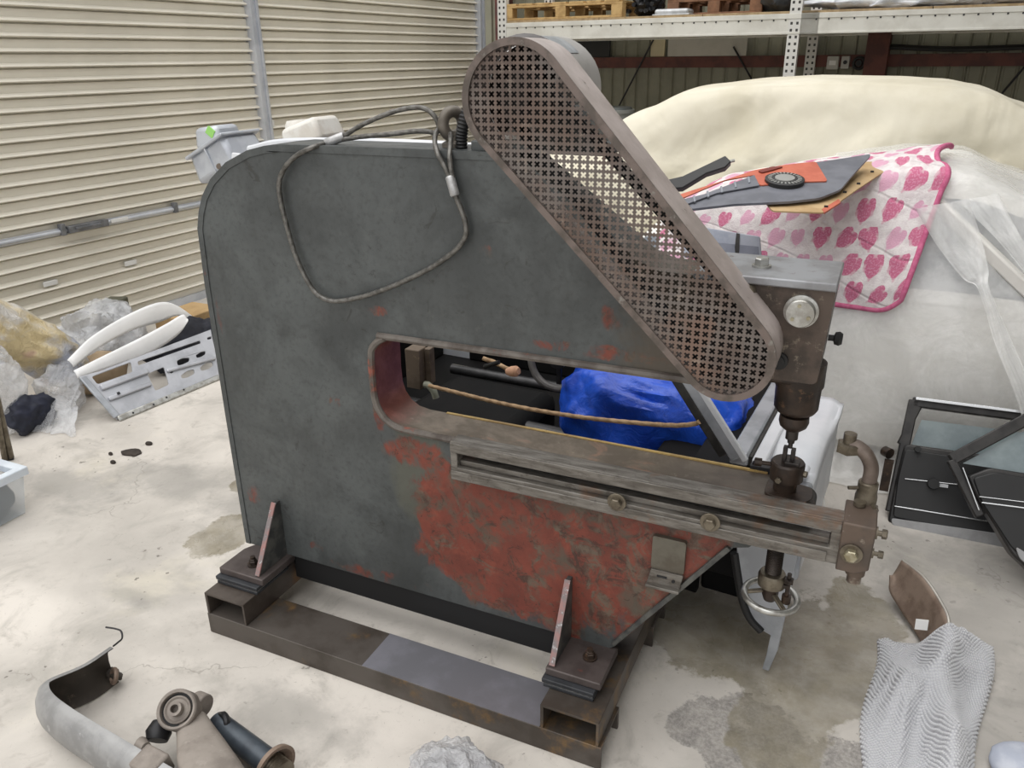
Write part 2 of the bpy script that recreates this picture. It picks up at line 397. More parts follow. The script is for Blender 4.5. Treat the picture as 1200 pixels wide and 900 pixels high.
# ------------------------------------------------------------------ the machine: a deep-throated sheet metal nibbling press on a steel skid
MO = V((-1.0, 1.58, 0))
YF, YB = 1.52, 1.645
mach = thing('sheet_metal_press', 'tall worn grey and red press with a perforated belt guard on a steel skid', 'machine', MO)
def body_paint():
    t = NT('worn_grey_and_red_paint'); x, y, z = t.xyz()
    n1 = t.noise(7, 9, .68, .3); n2 = t.noise(22, 8, .7, .5); n3 = t.noise(3, 4, .5)
    st = t.mapping((9, 9, 2.2)); streak = t.noise(3, 7, .65, .3, co=st)
    grey = t.mix(t.ramp(n3, .35, .65), lin((62,65,65)), lin((78,81,81)))
    grey = t.mix(t.ramp(streak, .45, .75, 0, .32), grey, lin((54,56,55)))
    grey = t.mix(t.ramp(n2, .58, .76, 0, .32), grey, lin((102,104,100)))
    grey = t.mix(t.ramp(n1, .62, .70, 0, .35), grey, lin((44,45,45)))
    grey = t.mix(t.ramp(t.noise(4.2, 7, .62, .5), .42, .66, 0, .7), grey, lin((92,96,96)))
    grey = t.mix(t.ramp(t.noise(70, 5, .7), .45, .75, 0, .5), grey, lin((56,57,56)))
    grey = t.mix(t.ramp(t.noise(15, 9, .75, 1.0), .60, .66, 0, .55), grey, lin((50,48,45)))
    bias = None
    def ell(cx, cz, rx, rz, s):
        a = t.math('DIVIDE', t.math('SUBTRACT', x, cx+1.0), rx); b = t.math('DIVIDE', t.math('SUBTRACT', z, cz), rz)
        d = t.math('ADD', t.math('MULTIPLY', a, a), t.math('MULTIPLY', b, b))
        return t.ramp(d, .15, 1.5, s, 0)
    for e in ((-.70,.44,.36,.30,.52), (-.34,.42,.26,.30,.46), (-.62,.30,.30,.16,.42), (-.95,.62,.16,.06,.40), (-1.54,.37,.06,.05,.27), (-1.05,.205,.36,.035,.31), (-1.345,.235,.05,.04,.29), (-.50,.965,.20,.025,.36),
              (-.46,1.045,.06,.045,.29), (-1.06,.99,.04,.02,.30), (-.765,1.155,.06,.03,.29), (-.72,.56,.24,.10,.46), (-1.19,1.30,.07,.03,.26), (-.72,1.31,.09,.03,.27), (-1.21,.72,.05,.03,.25), (-1.58,.95,.03,.2,.26), (-.6,.93,.5,.012,.3), (-1.08,.72,.03,.08,.34)):
        q = ell(*e); bias = q if bias is None else t.math('MAXIMUM', bias, q)
    worn = t.noise(11, 9, .66, .6, co=t.mapping((1, 1, .62)))
    red_m = t.ramp(t.math('ADD', t.math('MULTIPLY', worn, .75), bias), .67, .77)
    red = t.mix(t.ramp(n1, .35, .65), lin((126,66,54)), lin((104,56,47)))
    red = t.mix(t.ramp(n2, .52, .68, 0, .5), red, lin((142,76,60)))
    # scuffed dark and olive patches over the red primer, denser to the right
    dark_bias = t.ramp(x, .2, .8, 0, .07)
    dk = t.ramp(t.math('ADD', t.noise(16, 10, .74, .8), dark_bias), .50, .62)
    red = t.mix(t.math('MULTIPLY', dk, .85), red, t.mix(t.ramp(n2, .4, .6), lin((62,50,44)), lin((98,92,80))))
    red = t.mix(t.ramp(t.noise(5, 8, .66, .3), .51, .61, 0, .8), red, lin((86,80,70)))
    red = t.mix(t.ramp(t.noise(34, 9, .78, 1.2), .57, .64, 0, .8), red, lin((58,46,40)))
    c = t.mix(red_m, grey, red)
    olive = t.ramp(t.math('ADD', ell(-.96,.55,.12,.2,.4), t.math('MULTIPLY', worn, .4)), .42, .6, 0, .6)
    c = t.mix(t.math('MULTIPLY', olive, t.math('SUBTRACT', 1, red_m)), c, lin((92,92,80)))
    brown = t.ramp(t.math('ADD', t.ramp(x, .3, .72), t.math('MULTIPLY', t.noise(6, 8, .7), .9)), .98, 1.3, 0, .75)
    c = t.mix(t.math('MULTIPLY', brown, t.ramp(z, .66, .75)), c, lin((84,74,62)))
    t.bump(t.math('ADD', n2, t.math('MULTIPLY', red_m, -.5)), .18, .003)
    return t.fin(c, t.ramp(n1, .3, .7, .38, .6), .12, .4)
MAT['body'] = body_paint()
MAT['rim'] = M('scuffed_dark_rim', (62,63,63), (92,92,88), 20, rough=.5, c3=(140,140,134), s3=45, l3=.64, h3=.72, metal=.2)
MAT['black_steel'] = M('mill_scale_steel', (84,76,70), (68,60,54), 9, rough=.5, metal=.25, c3=(110,82,56), s3=6, l3=.54, h3=.68)
MAT['skid'] = M('skid_steel', (86,80,75), (66,59,53), 6, rough=.48, metal=.25, c3=(112,88,58), s3=5, l3=.54, h3=.68, bump=.08, bs=120, bd=.002)
MAT['oily'] = M('oily_brown_steel', (66,54,46), (48,41,37), 18, rough=.4, metal=.4, c3=(104,80,62), s3=40, l3=.58, h3=.7, bump=.15, bs=90)
def bar_metal():
    t = NT('worn_bar_steel'); st = t.mapping((2.2, 14, 14)); n1 = t.noise(5, 8, .68, .3, co=st); n2 = t.noise(40, 6, .7)
    c = t.mix(t.ramp(n1, .34, .66), lin((128,124,118)), lin((88,83,77)))
    c = t.mix(t.ramp(n2, .55, .7, 0, .6), c, lin((70,64,58)))
    x = t.xyz()[0]; c = t.mix(t.ramp(t.math('ADD', t.noise(9, 7, .65), t.ramp(x, .5, 1.1, 0, .14)), .60, .72, 0, .7), c, lin((116,90,72)))
    t.bump(n2, .15, .003); return t.fin(c, t.ramp(n1, .3, .7, .34, .52), .35)
MAT['bar'] = bar_metal()
MAT['bar_end'] = M('rusty_bar_end', (100,86,76), (84,75,68), 14, rough=.55, metal=.3, c3=(140,130,118), s3=26, l3=.6, h3=.7, bump=.15)
MAT['bolt'] = M('bolt_steel', (120,112,98), (92,84,72), 30, rough=.4, metal=.6)
MAT['zinc'] = M('zinc_bolt', (168,162,140), (140,132,108), 40, rough=.35, metal=.6)
MAT['bright'] = M('bright_steel', (186,186,182), (150,148,142), 30, rough=.3, metal=.7)
MAT['rubber_pad'] = M('rubber_pad', (50,52,56), (38,40,44), 20, rough=.55)
MAT['guard_rim'] = M('guard_rim_metal', (186,175,171), (164,153,148), 9, rough=.4, metal=.1, c3=(104,92,84), s3=30, l3=.6, h3=.72)
MAT['motor'] = M('motor_grey', (178,176,174), (160,158,155), 7, rough=.42, metal=.2, c3=(152,151,148), s3=30, l3=.62, h3=.72)

fnY = lambda u, v, d: V((u, d, v))
outline = [(-1.607,.186),(-1.606,.6),(-1.603,1.0),(-1.596,1.150),(-1.582,1.195),(-1.562,1.235),(-1.526,1.278),(-1.468,1.321),(-1.395,1.352),(-1.341,1.364),(-1.29,1.369),(-1.0,1.370),(-.69,1.370),
           (-.52,1.245),(-.42,1.170),(-.377,1.153),(-.20,1.150),(-.16,1.10),(-.16,.97),(-.30,.927)]
slot_arc = [(-.395,.927),(-1.010,.928),(-1.035,.926),(-1.058,.916),(-1.077,.898),(-1.086,.876),(-1.088,.80),(-1.086,.758),(-1.078,.730),(-1.060,.705),(-1.035,.690),(-1.0,.684),(-.88,.683)]
lower = [(-.115,.680),(-.110,.60),(-.145,.565),(-.176,.556),(-.43,.198),(-.445,.186)]
frame = build('frame', MB().prism(outline+slot_arc+lower, fnY, YF, YB), MAT['body'], mach, smooth=30, bevel=.006)
def offset_strip(path, w, side=1):
    """flat ribbon polygon of width w beside an open XZ polyline"""
    out = []
    for i, p in enumerate(path):
        a = V(path[max(0, i-1)]); b = V(path[min(len(path)-1, i+1)]); d = (b-a).normalized(); n = V((-d.y, d.x))*side
        out.append(tuple(V(p)+n*w))
    return list(path)+out[::-1]
build('edge_band', MB().prism(offset_strip(outline[0:13], .017, -1), fnY, YF-.0025, YF+.004), MAT['body'], frame, bevel=.0015)
sl = slot_arc+[(-.5,.683),(-.125,.681)]
lip = smooth_path([V((p[0], YF-.002, p[1])) for p in [(-.27,.932),(-.40,.932)]+slot_arc[1:]+[(-.5,.680),(-.13,.677)]], 3)
build('throat_lip', MB().tube(lip, .009, 8), M('throat_lip_paint', (104,98,92), (72,64,58), 14, rough=.5, c3=(138,78,64), s3=7, l3=.58, h3=.66), frame)
def liner_mat():
    t = NT('worn_throat_liner'); x, y, z = t.xyz(); n1 = t.noise(8, 8, .65, .4); n2 = t.noise(26, 6, .7)
    red = t.mix(t.ramp(n1, .4, .62), lin((140,90,80)), lin((112,66,58)))
    tab = t.mix(t.ramp(n1, .38, .62), lin((124,112,98)), lin((96,86,74)))
    tab = t.mix(t.ramp(t.noise(9, 6, .6, .5), .56, .66, 0, .7), tab, lin((154,118,98)))
    tab = t.mix(t.ramp(n2, .6, .7, 0, .5), tab, lin((160,152,140)))
    tab = t.mix(t.ramp(x, .62, .80, 0, .7), tab, lin((74,66,60)))
    f = t.ramp(t.math('ADD', x, t.math('MULTIPLY', n1, .16)), .02, .10)
    t.bump(n2, .12, .002); return t.fin(t.mix(f, red, tab), t.ramp(n1, .3, .7, .3, .5), .25)
MAT['liner'] = liner_mat()
def strip3(path, t, inward):      # thick strip along an XZ polyline spanning the frame's depth
    return MB().prism(offset_strip(path, t, inward), fnY, YF+.002, YB-.002)
build('throat_liner', strip3([(-.28,.927)]+slot_arc[1:]+[(-.5,.683),(-.125,.681)], .005, 1), MAT['liner'], frame, smooth=30)
build('edge_strip', MB().box((-.95,YB-.006,.682),(-.135,YB+.001,.6905)), M('worn_edge_yellow', (186,158,98), (150,124,80), 12, rough=.5), frame)
build('edge_hook', MB().box((-.175,YB-.002,.684),(-.125,YB+.012,.700)).cyl((-.165,YB+.004,.698),(-.165,YB+.004,.708),.006,n=10), MAT['dark_metal'], frame, bevel=.002)
# stiffening weld along the nose of the lower arm
nm = MB(); nm.bar((-.435,YF-.004,.206), (-.185,YF-.004,.556), .012, .010, (0,1,0)); build('nose_flange', nm, MAT['rim'], frame, bevel=.002)
# --- little bracket on the red nose
bk = build('bracket_plate', MB().prism(rrect(-.352,.462,-.276,.548,.006), fnY, 1.508, YF), M('bracket_metal', (104,100,90), (88,82,72), 16, rough=.45, metal=.3), mach, bevel=.002)
bm_ = MB(); bm_.prism([(-.358,.425),(-.282,.425),(-.276,.462),(-.350,.462)], fnY, 1.503, 1.509); bm_.box((-.358,1.488,.420),(-.280,1.512,.427))
build('bracket_foot', bm_, MAT['bar'], bk, bevel=.0015)
build('slot_mark', MB().box((-.335,1.5005,.446),(-.312,1.504,.450)).cyl((-.297,1.5005,.443),(-.297,1.504,.443),.004,n=12), MAT['dark_metal'], bk)

build('base_dark_box', MB().box((-1.44,1.532,.100),(-.56,1.635,.187)), MAT['black_rubber'], mach, bevel=.004)  # black box along the frame's bottom edge
# --- skid: channels lying web up, two cross channels stacked on two long ones
def channel(a, b, along='x', t=.0075):
    """inverted U channel filling the box a-b, open underneath and at both ends"""
    (x0,y0,z0), (x1,y1,z1) = a, b; mb = MB()
    if along == 'x':
        poly = [(y0,z0),(y0,z1),(y1,z1),(y1,z0),(y1-t,z0),(y1-t,z1-t),(y0+t,z1-t),(y0+t,z0)]
        mb.prism(poly, lambda u, v, d: V((d, u, v)), x0, x1)
    else:
        poly = [(x0,z0),(x0,z1),(x1,z1),(x1,z0),(x1-t,z0),(x1-t,z1-t),(x0+t,z1-t),(x0+t,z0)]
        mb.prism(poly, lambda u, v, d: V((u, d, v)), y0, y1)
    return mb
YK = 1.92
skid = build('skid_channel', channel((-1.597,1.322,0),(-.396,1.462,.068)), MAT['skid'], mach, bevel=.002)
build('skid_channel', channel((-1.597,YK-.14,0),(-.396,YK,.068)), MAT['skid'], mach, bevel=.002)
build('cross_channel', channel((-1.594,1.322,.069),(-1.450,YK,.141),'y'), MAT['black_steel'], mach, bevel=.002)
build('cross_channel', channel((-.549,1.322,.069),(-.403,YK,.141),'y'), MAT['skid'], mach, bevel=.002)
# wiped, lighter length of the front channel and welding scale beside it
MAT['blue_steel'] = M('wiped_blue_steel', (132,132,140), (118,118,124), 6, rough=.42, metal=.35)
build('bare_patch', MB().box((-1.06,1.3235,.068),(-.552,1.4605,.0692)), MAT['blue_steel'], skid)
# --- feet: plate, rubber pads, bolt, gusset
def foot(x0, x1, gx, bx, by, y0):
    top = .187
    p = build('foot_plate', MB().prism([(x0,y0),(x1,y0),(x1,YF+.01),(x0+.02,YF+.01),(x0,YF-.03)], lambda u, v, d: V((u, v, d)), .166, top), M('foot_plate_metal', (84,76,74), (66,58,56), 12, rough=.5, metal=.25, c3=(126,74,64), s3=9, l3=.6, h3=.7), mach, bevel=.003)
    for z0, z1, dx in ((.142,.152,.004), (.154,.1655,.0)):
        build('rubber_pad', MB().box((x0-.004+dx,y0-.015,z0),(x1-.012,YF-.01,z1)), MAT['rubber_pad'], mach, bevel=.002)
    build('pad_shim', MB().box((x0-.002,y0-.013,.1515),(x1-.014,YF-.015,.1545)), MAT['bright'], mach)
    g = MB(); g.prism([(gx,YF),(gx,y0+.015),(gx,YF)], lambda u, v, d: V((u,v,d)), 0, 0) if False else None
    g = MB(); g.prism([(y0+.012,top),(YF,top),(YF,.372),(YF-.018,.372)], lambda u, v, d: V((d, u, v)), gx-.006, gx+.006)
    gs = build('gusset', g, MAT['rim'], mach, bevel=.001)
    build('gusset_edge', MB().bar((gx,y0+.010,top+.002),(gx,YF-.019,.373),.0145,.004,(0,-1,.7)), M('worn_gusset_edge', (150,112,108), (120,112,112), 30, rough=.5, c3=(182,180,180), s3=60, l3=.58, h3=.66), gs)
    b = MB().hexbolt((bx,by,top),(0,0,1),.0125,.012,.018); b.cyl((bx,by,top+.012),(bx,by,top+.028),.0075,n=12); b.hexbolt((bx,by,top+.013),(0,0,1),.010,.008)
    build('anchor_bolt', b, MAT['oily'], mach)
foot(-1.590,-1.430,-1.456,-1.505,1.437,1.386)
foot(-.565,-.425,-.552,-.478,1.468,1.392)

# --- guide bar along the lower arm: slotted frame with three big bolts
BF = 1.475
bar_o = [(-.850,.600),(.088,.600),(.088,.702),(-.850,.702)]
bar = build('guide_bar', MB().prism(bar_o, fnY, BF, YF-.001, holes=[[(-.832,.634),(.012,.634),(.012,.672),(-.832,.672)]]), MAT['bar'], mach, bevel=.003)
build('slot_ledge', MB().box((-.832,BF+.016,.634),(.012,YF-.002,.648)), MAT['bar'], bar, bevel=.002)
build('slot_back', MB().box((-.80,YF-.006,.645),(-.15,YF-.0015,.672)), MAT['dark_metal'], bar)
build('lower_strip', MB().box((-.848,BF-.004,.602),(.010,BF+.001,.626)), MAT['bar'], bar, bevel=.0015)
build('upper_strip', MB().box((-.848,BF-.004,.676),(.030,BF+.001,.700)), MAT['bar'], bar, bevel=.0015)
build('end_block', MB().prism([(.030,.594),(.070,.594),(.090,.606),(.091,.704),(.030,.704)], fnY, BF-.008, 1.565), MAT['bar_end'], bar, bevel=.003)
for bx, mt in ((-.428,'bolt'), (-.223,'bolt'), (.054,'zinc')):
    y = BF-.004 if bx < 0 else BF-.008
    wsh = build('washer', MB().cyl((bx,y,.639),(bx,y-.005,.639),.0215,n=28), MAT['bolt'], bar, bevel=.001)
    build('bolt_head', MB().hexbolt((bx,y-.005,.639),(0,-1,0),.0135,.012), MAT[mt], wsh)
build('locating_pin', MB().cyl((.068,1.50,.555),(.068,1.50,.596),.014,n=18).cyl((.068,1.50,.575),(.068,1.50,.60),.019,n=18), MAT['bar_end'], bar)
for z, r in ((.668,.010), (.620,.008)):
    build('clamp_screw', MB().cyl((.09,1.515,z),(.108,1.515,z),r*.6,n=10).hexbolt((.104,1.515,z),(1,0,0),r,.010).cyl((.09,1.515,z),(.096,1.515,z),r*1.3,n=14), MAT['bolt'], bar)
# gooseneck stop at the end of the bar
gx, gy = .066, 1.575
gn = build('gooseneck_socket', MB().rings([((gx,gy,.655),.021),((gx,gy,.715),.0215),((gx,gy,.722),.0195),((gx,gy,.745),.0195),((gx,gy,.748),.017)], 24), MAT['bolt'], bar)
pth = smooth_path([V((gx,gy,.74)), V((gx+.001,gy,.765)), V((gx-.002,gy,.785)), V((gx-.014,gy,.806)), V((gx-.030,gy,.818)), V((gx-.048,gy,.822))], 5)
build('gooseneck_pipe', MB().tube(pth, .0145, 16), M('gooseneck_metal', (122,110,102), (100,88,80), 16, rough=.45, metal=.35), gn)
build('gooseneck_nut', MB().hexbolt((gx-.048,gy,.806),(0,0,1),.024,.020).cyl((gx-.048,gy,.82),(gx-.048,gy,.846),.0125,n=16), MAT['bolt'], gn)
build('set_screw', MB().cyl((gx-.018,gy-.012,.735),(gx-.036,gy-.02,.735),.004,n=8).cyl((gx+.015,gy-.014,.70),(gx+.02,gy-.03,.70),.007,n=8).cyl((gx-.01,gy-.03,.706),(gx-.01,gy-.03,.714),.012,n=14), MAT['bolt'], gn)

# --- head, ram and die
AX, AY = -.092, 1.578
head = build('head_housing', MB().prism(round_poly([(-.30,.972),(-.056,.972),(-.046,1.155),(-.30,1.155)], [0,.012,.004,0]), fnY, 1.488, 1.668), M('head_casting', (84,72,64), (62,54,48), 16, rough=.5, metal=.3, c3=(128,118,104), s3=34, l3=.56, h3=.68, bump=.2, bs=70), mach, bevel=.006)
build('head_lid', MB().box((-.302,1.480,1.155),(-.044,1.662,1.171)), M('head_lid_paint', (150,152,156), (128,128,130), 12, rough=.4, metal=.3, c3=(100,80,74), s3=30, l3=.6, h3=.7), head, bevel=.003)
cap = build('bearing_cap', MB().rings([((-.100,1.49,1.113),.031),((-.100,1.482,1.113),.031),((-.100,1.480,1.113),.026),((-.100,1.466,1.113),.026),((-.100,1.464,1.113),.0245)], 32), MAT['bright'], head)
for k in range(3):
    a = math.radians(100+120*k); build('cap_screw', MB().cyl((-.100+.016*math.cos(a),1.465,1.113+.016*math.sin(a)),(-.100+.016*math.cos(a),1.461,1.113+.016*math.sin(a)),.0035,n=10), MAT['zinc'], cap)
build('filler_bolt', MB().hexbolt((-.188,1.56,1.171),(0,0,1),.014,.014,.018), MAT['bright'], head)
build('oiler', MB().cyl((-.199,1.49,1.139),(-.199,1.470,1.139),.017,.014,n=18).cyl((-.199,1.472,1.139),(-.199,1.462,1.139),.006,n=8), MAT['bolt'], head)
build('grease_port', MB().cyl((-.128,1.49,1.012),(-.128,1.480,1.012),.017,n=20).cyl((-.128,1.484,1.012),(-.128,1.476,1.012),.011,n=16), MAT['black_rubber'], head)
build('side_knob', MB().rings([((-.05,1.56,1.045),.006),((-.040,1.56,1.045),.006),((-.038,1.56,1.045),.012),((-.030,1.56,1.045),.014),((-.024,1.56,1.045),.010)], 16), MAT['black_rubber'], head)
R = lambda prof, n=28: MB().rings([((AX,AY,z),r) for z, r in prof], n)
neck = build('ram_sleeve', R([(.985,.048),(.935,.048),(.93,.0445),(.885,.0435),(.876,.038),(.872,.030)]), MAT['oily'], mach)
build('sleeve_bracket', MB().box((-.215,1.53,.945),(-.08,1.63,.985)), MAT['oily'], neck, bevel=.008)
build('ram_collar', R([(.876,.021),(.868,.021),(.866,.029),(.852,.030),(.842,.027),(.834,.018),(.832,.013)]), MAT['oily'], mach)
build('punch', R([(.834,.0125),(.812,.0125),(.811,.008),(.802,.007),(.800,.0045),(.790,.0045)], 20), M('tool_steel', (62,58,56), (46,43,42), 20, rough=.35, metal=.6), mach)
die = build('die_holder', R([(.690,.024),(.716,.024),(.718,.034),(.755,.035),(.759,.032)]), MAT['oily'], mach)
dm = MB(); dm.box((AX-.013,AY-.008,.757),(AX-.004,AY+.008,.792)); dm.box((AX+.003,AY-.008,.757),(AX+.012,AY+.008,.789)); dm.box((AX-.006,AY-.02,.757),(AX+.024,AY+.004,.765))
build('die_jaw', dm, bpy.data.materials['tool_steel'], die, bevel=.0015)
dk = MB().cyl((AX-.03,AY-.006,.748),(AX-.055,AY-.012,.750),.0045,n=10); dk.cyl((AX-.052,AY-.011,.750),(AX-.066,AY-.014,.751),.009,n=14)
build('die_thumbscrew', dk, MAT['oily'], die)
build('die_bolt', MB().hexbolt((AX+.034,AY-.006,.738),(1,-.2,0),.007,.007), MAT['bolt'], die); build('die_bolt', MB().hexbolt((AX-.012,AY-.034,.728),(-.2,-1,0),.007,.006), MAT['bolt'], die)
cl = MB(); cl.prism(round_poly([(AX-.038,AY-.038),(AX+.046,AY-.042),(AX+.058,AY-.02),(AX+.055,AY+.03),(AX-.038,AY+.04)], .02), lambda u, v, d: V((u, v, d)), .645, .692)
clamp = build('die_clamp', cl, MAT['oily'], mach, bevel=.006)
build('clamp_boss', MB().cyl((AX+.042,AY-.05,.668),(AX+.042,AY+.03,.668),.024,n=24).cyl((AX+.042,AY-.055,.668),(AX+.042,AY-.048,.668),.012,n=16), MAT['oily'], clamp)
# adjusting screw and hand wheel under the arm
sp = []
for k in range(60): sp.append(((AX,AY,.46+.14*k/59), .0185 if k % 2 else .0165))
build('adjusting_screw', MB().rings(sp, 18), M('black_thread', (50,45,42), (66,58,52), 30, rough=.4, metal=.5), mach)
hw = build('handwheel', MB().torus((AX+.002,AY,.414),(.05,-.02,1),.058,.0075,48,12), MAT['bright'], mach)
build('wheel_hub', R([(.440,.020),(.446,.030),(.470,.031),(.478,.027),(.479,.019)]), MAT['bolt'], hw)
build('wheel_hub', R([(.405,.013),(.420,.018),(.442,.018)]), MAT['oily'], hw)
for k in range(3):
    a = math.radians(-50+120*k); build('spoke', MB().bar((AX+.012*math.cos(a),AY+.012*math.sin(a),.428),(AX+.056*math.cos(a),AY+.056*math.sin(a),.415),.012,.006), MAT['bolt'], hw, bevel=.002)
build('locking_clip', MB().cyl((AX+.036,AY-.012,.43),(AX+.036,AY-.012,.492),.005,n=10).hexbolt((AX+.036,AY-.012,.468),(0,0,1),.011,.012).cyl((AX+.036,AY-.012,.415),(AX+.036,AY-.012,.435),.010,n=12).box((AX+.01,AY-.018,.455),(AX+.04,AY-.006,.463)), MAT['oily'], hw)

# --- belt guard: capsule of perforated plate in a deep rim
GF, GB = 1.388, 1.488
C1, R1, C2, R2 = (-.632,1.478), .1055, (-.211,1.041), .0870
def capsule(off, n=20):
    d = V((C2[0]-C1[0], C2[1]-C1[1])); th = math.atan2(d.y, d.x); al = math.acos((R1-R2)/d.length)
    pts = []
    for k in range(n*2+1):
        a = th+al+(2*PI-2*al)*k/(n*2); pts.append((C1[0]+(R1-off)*math.cos(a), C1[1]+(R1-off)*math.sin(a)))
    for k in range(n+1):
        a = th-al+2*al*k/n; pts.append((C2[0]+(R2-off)*math.cos(a), C2[1]+(R2-off)*math.sin(a)))
    return pts
guard = build('belt_guard', MB().prism(capsule(0), fnY, GF, GB, holes=[capsule(.0035)]), MAT['guard_rim'], mach, smooth=40)
build('guard_flange', MB().prism(capsule(-.0005), fnY, GF-.002, GF+.002, holes=[capsule(.0125)]), M('guard_flange_metal', (112,100,94), (86,78,72), 24, rough=.5, metal=.3, c3=(128,124,118), s3=40, l3=.6, h3=.7), guard, smooth=0)
def clip_poly(poly, cv):
    out = poly
    for i in range(len(cv)):
        a, b = cv[i], cv[(i+1) % len(cv)]; inp = out; out = []
        if not inp: return []
        s = lambda p: (b[0]-a[0])*(p[1]-a[1])-(b[1]-a[1])*(p[0]-a[0])
        for k in range(len(inp)):
            p, q = inp[k], inp[(k+1) % len(inp)]; sp_, sq = s(p), s(q)
            if sp_ >= 0: out.append(p)
            if sp_*sq < 0: u = sp_/(sp_-sq); out.append((p[0]+(q[0]-p[0])*u, p[1]+(q[1]-p[1])*u))
    return out
pan = MB(); cv = capsule(.010, 14); PT = .0152
def signed(c):
    return sum(c[i][0]*c[(i+1) % len(c)][1]-c[(i+1) % len(c)][0]*c[i][1] for i in range(len(c)))
if signed(cv) < 0: cv = cv[::-1]
h, a_, b_ = PT/2, PT*.37, PT*.105
xs = [(a_+b_*0, a_-2*b_*0)]
for ix in range(-50, 51):
    for iz in range(-50, 51):
        cx, cz = -.42+ix*PT, 1.26+iz*PT
        if not (-.76 < cx < -.10 and .93 < cz < 1.60): continue
        e = PT*.395; w = PT*.095
        tip = lambda sx, sz: ((sx*e, sz*(e-2*w)), (sx*(e-2*w), sz*e))
        faces = []
        (r1, r2), (l1, l2), (bl1, bl2), (br1, br2) = tip(1,1), tip(-1,1), tip(-1,-1), tip(1,-1)
        k2 = 2*w
        faces += [[(-h,h),(l2[0],l2[1]),(0,k2),(r2[0],r2[1]),(h,h)], [(h,h),r1,(k2,0),br1,(h,-h)], [(h,-h),br2,(0,-k2),bl2,(-h,-h)], [(-h,-h),bl1,(-k2,0),l1,(-h,h)],
                  [(h,h),r2,r1], [(-h,h),l1,l2], [(-h,-h),bl2,bl1], [(h,-h),br1,br2]]
        inside = all((b[0]-a[0])*(cz+sz*h-a[1])-(b[1]-a[1])*(cx+sx*h-a[0]) >= 0 for a, b in zip(cv, cv[1:]+cv[:1]) for sx in (-1,1) for sz in (-1,1))
        for f in faces:
            q = [(cx+p[0], cz+p[1]) for p in f]
            if not inside:
                if signed(q) < 0: q = q[::-1]
                q = clip_poly(q, cv)
            if len(q) >= 3: pan.add([V((p[0], GF+.003, p[1])) for p in q], [tuple(range(len(q)))])
def rust_mesh_mat():
    t = NT('rusty_perforated_plate'); n1 = t.noise(9, 8, .68, .4); n2 = t.noise(34, 6, .7)
    c = t.mix(t.ramp(n1, .36, .62), lin((104,86,76)), lin((84,72,66)))
    c = t.mix(t.ramp(t.noise(5, 6, .6), .42, .62, 0, .8), c, lin((108,102,98)))
    c = t.mix(t.ramp(t.noise(7, 6, .6, .5), .58, .70, 0, .6), c, lin((118,88,72)))
    c = t.mix(t.ramp(n2, .58, .7, 0, .55), c, lin((146,132,120)))
    return t.fin(c, .5, .25)
po = build('perforated_plate', pan, rust_mesh_mat(), guard, smooth=0, fix=True)
sd_ = po.modifiers.new('thickness', 'SOLIDIFY'); sd_.thickness = .0016; sd_.offset = 0
# pulleys and belts inside
MAT['pulley'] = M('pulley_iron', (46,41,38), (34,31,29), 20, rough=.5, metal=.4)
def pulley(c, r, y0, y1, shaft):
    mb = MB(); n = 3; prof = [((c[0],y0,c[1]), r)]
    for k in range(n):
        y = y0+(y1-y0)*(k+.5)/n; w = (y1-y0)/n*.3; prof += [((c[0],y-w,c[1]), r), ((c[0],y,c[1]), r*.86), ((c[0],y+w,c[1]), r)]
    prof.append(((c[0],y1,c[1]), r)); mb.rings(prof, 32); mb.cyl((c[0],y0-.012,c[1]),(c[0],shaft,c[1]),.018,n=18); return mb
build('motor_pulley', pulley(C1, .050, 1.43, 1.475, 1.56), MAT['pulley'], mach)
build('flywheel_pulley', pulley(C2, .070, 1.43, 1.475, 1.50), MAT['pulley'], mach)
def belt_loop(y):
    d = V((C2[0]-C1[0], C2[1]-C1[1])); th = math.atan2(d.y, d.x); al = math.acos((.047-.066)/d.length); pts = []
    for k in range(13): a = th+al+(2*PI-2*al)*k/12; pts.append((C1[0]+.047*math.cos(a), y, C1[1]+.047*math.sin(a)))
    for k in range(13): a = th-al+2*al*k/12; pts.append((C2[0]+.066*math.cos(a), y, C2[1]+.066*math.sin(a)))
    return pts
for y in (1.4375,1.4525,1.4675): build('drive_belt', MB().tube(belt_loop(y), .006, 6, closed=True), MAT['black_rubber'], mach)
bpc = [p for p in capsule(.006) if p[0] < -.50]
build('guard_back_plate', MB().prism(bpc, fnY, GB-.004, GB-.001), MAT['pulley'], guard)
# --- motor behind the guard
mc = (-.699, 1.485); mr = .107
mp = [(1.505,.075),(1.515,.088),(1.560,.088),(1.585,mr),(1.76,mr),(1.775,.103),(1.785,.085),(1.79,.05)]
motor = build('motor', MB().rings([((mc[0],y,mc[1]), r) for y, r in mp], 44), MAT['motor'], mach)
build('motor_flange', MB().rings([((mc[0],1.560,mc[1]),.100),((mc[0],1.588,mc[1]),.110),((mc[0],1.594,mc[1]),.110)], 40), M('motor_flange_dark', (92,88,86), (70,66,64), 20, rough=.45, metal=.3), motor)
np_ = []
for k in range(7):
    a = math.radians(42+5.5*k); np_.append([V((mc[0]+(mr+.0015)*math.cos(a), y, mc[1]+(mr+.0015)*math.sin(a))) for y in (1.60,1.69)])
build('nameplate', MB().grid(np_), M('nameplate_metal', (168,172,176), (140,144,148), 30, rough=.35, metal=.4), motor)
build('motor_bracket', MB().box((-.80,1.535,1.368),(-.50,1.64,1.390)), MAT['body'], mach, bevel=.003)
build('motor_mount', MB().prism([(-.72,1.384),(-.52,1.384),(-.58,1.46),(-.70,1.46)], fnY, 1.53, 1.72), MAT['rim'], mach, bevel=.004)
cpts = smooth_path([Y_(541,176,1.56), Y_(541,160,1.56), Y_(543,145,1.56), Y_(548,130,1.57), Y_(560,112,1.60)], 8)
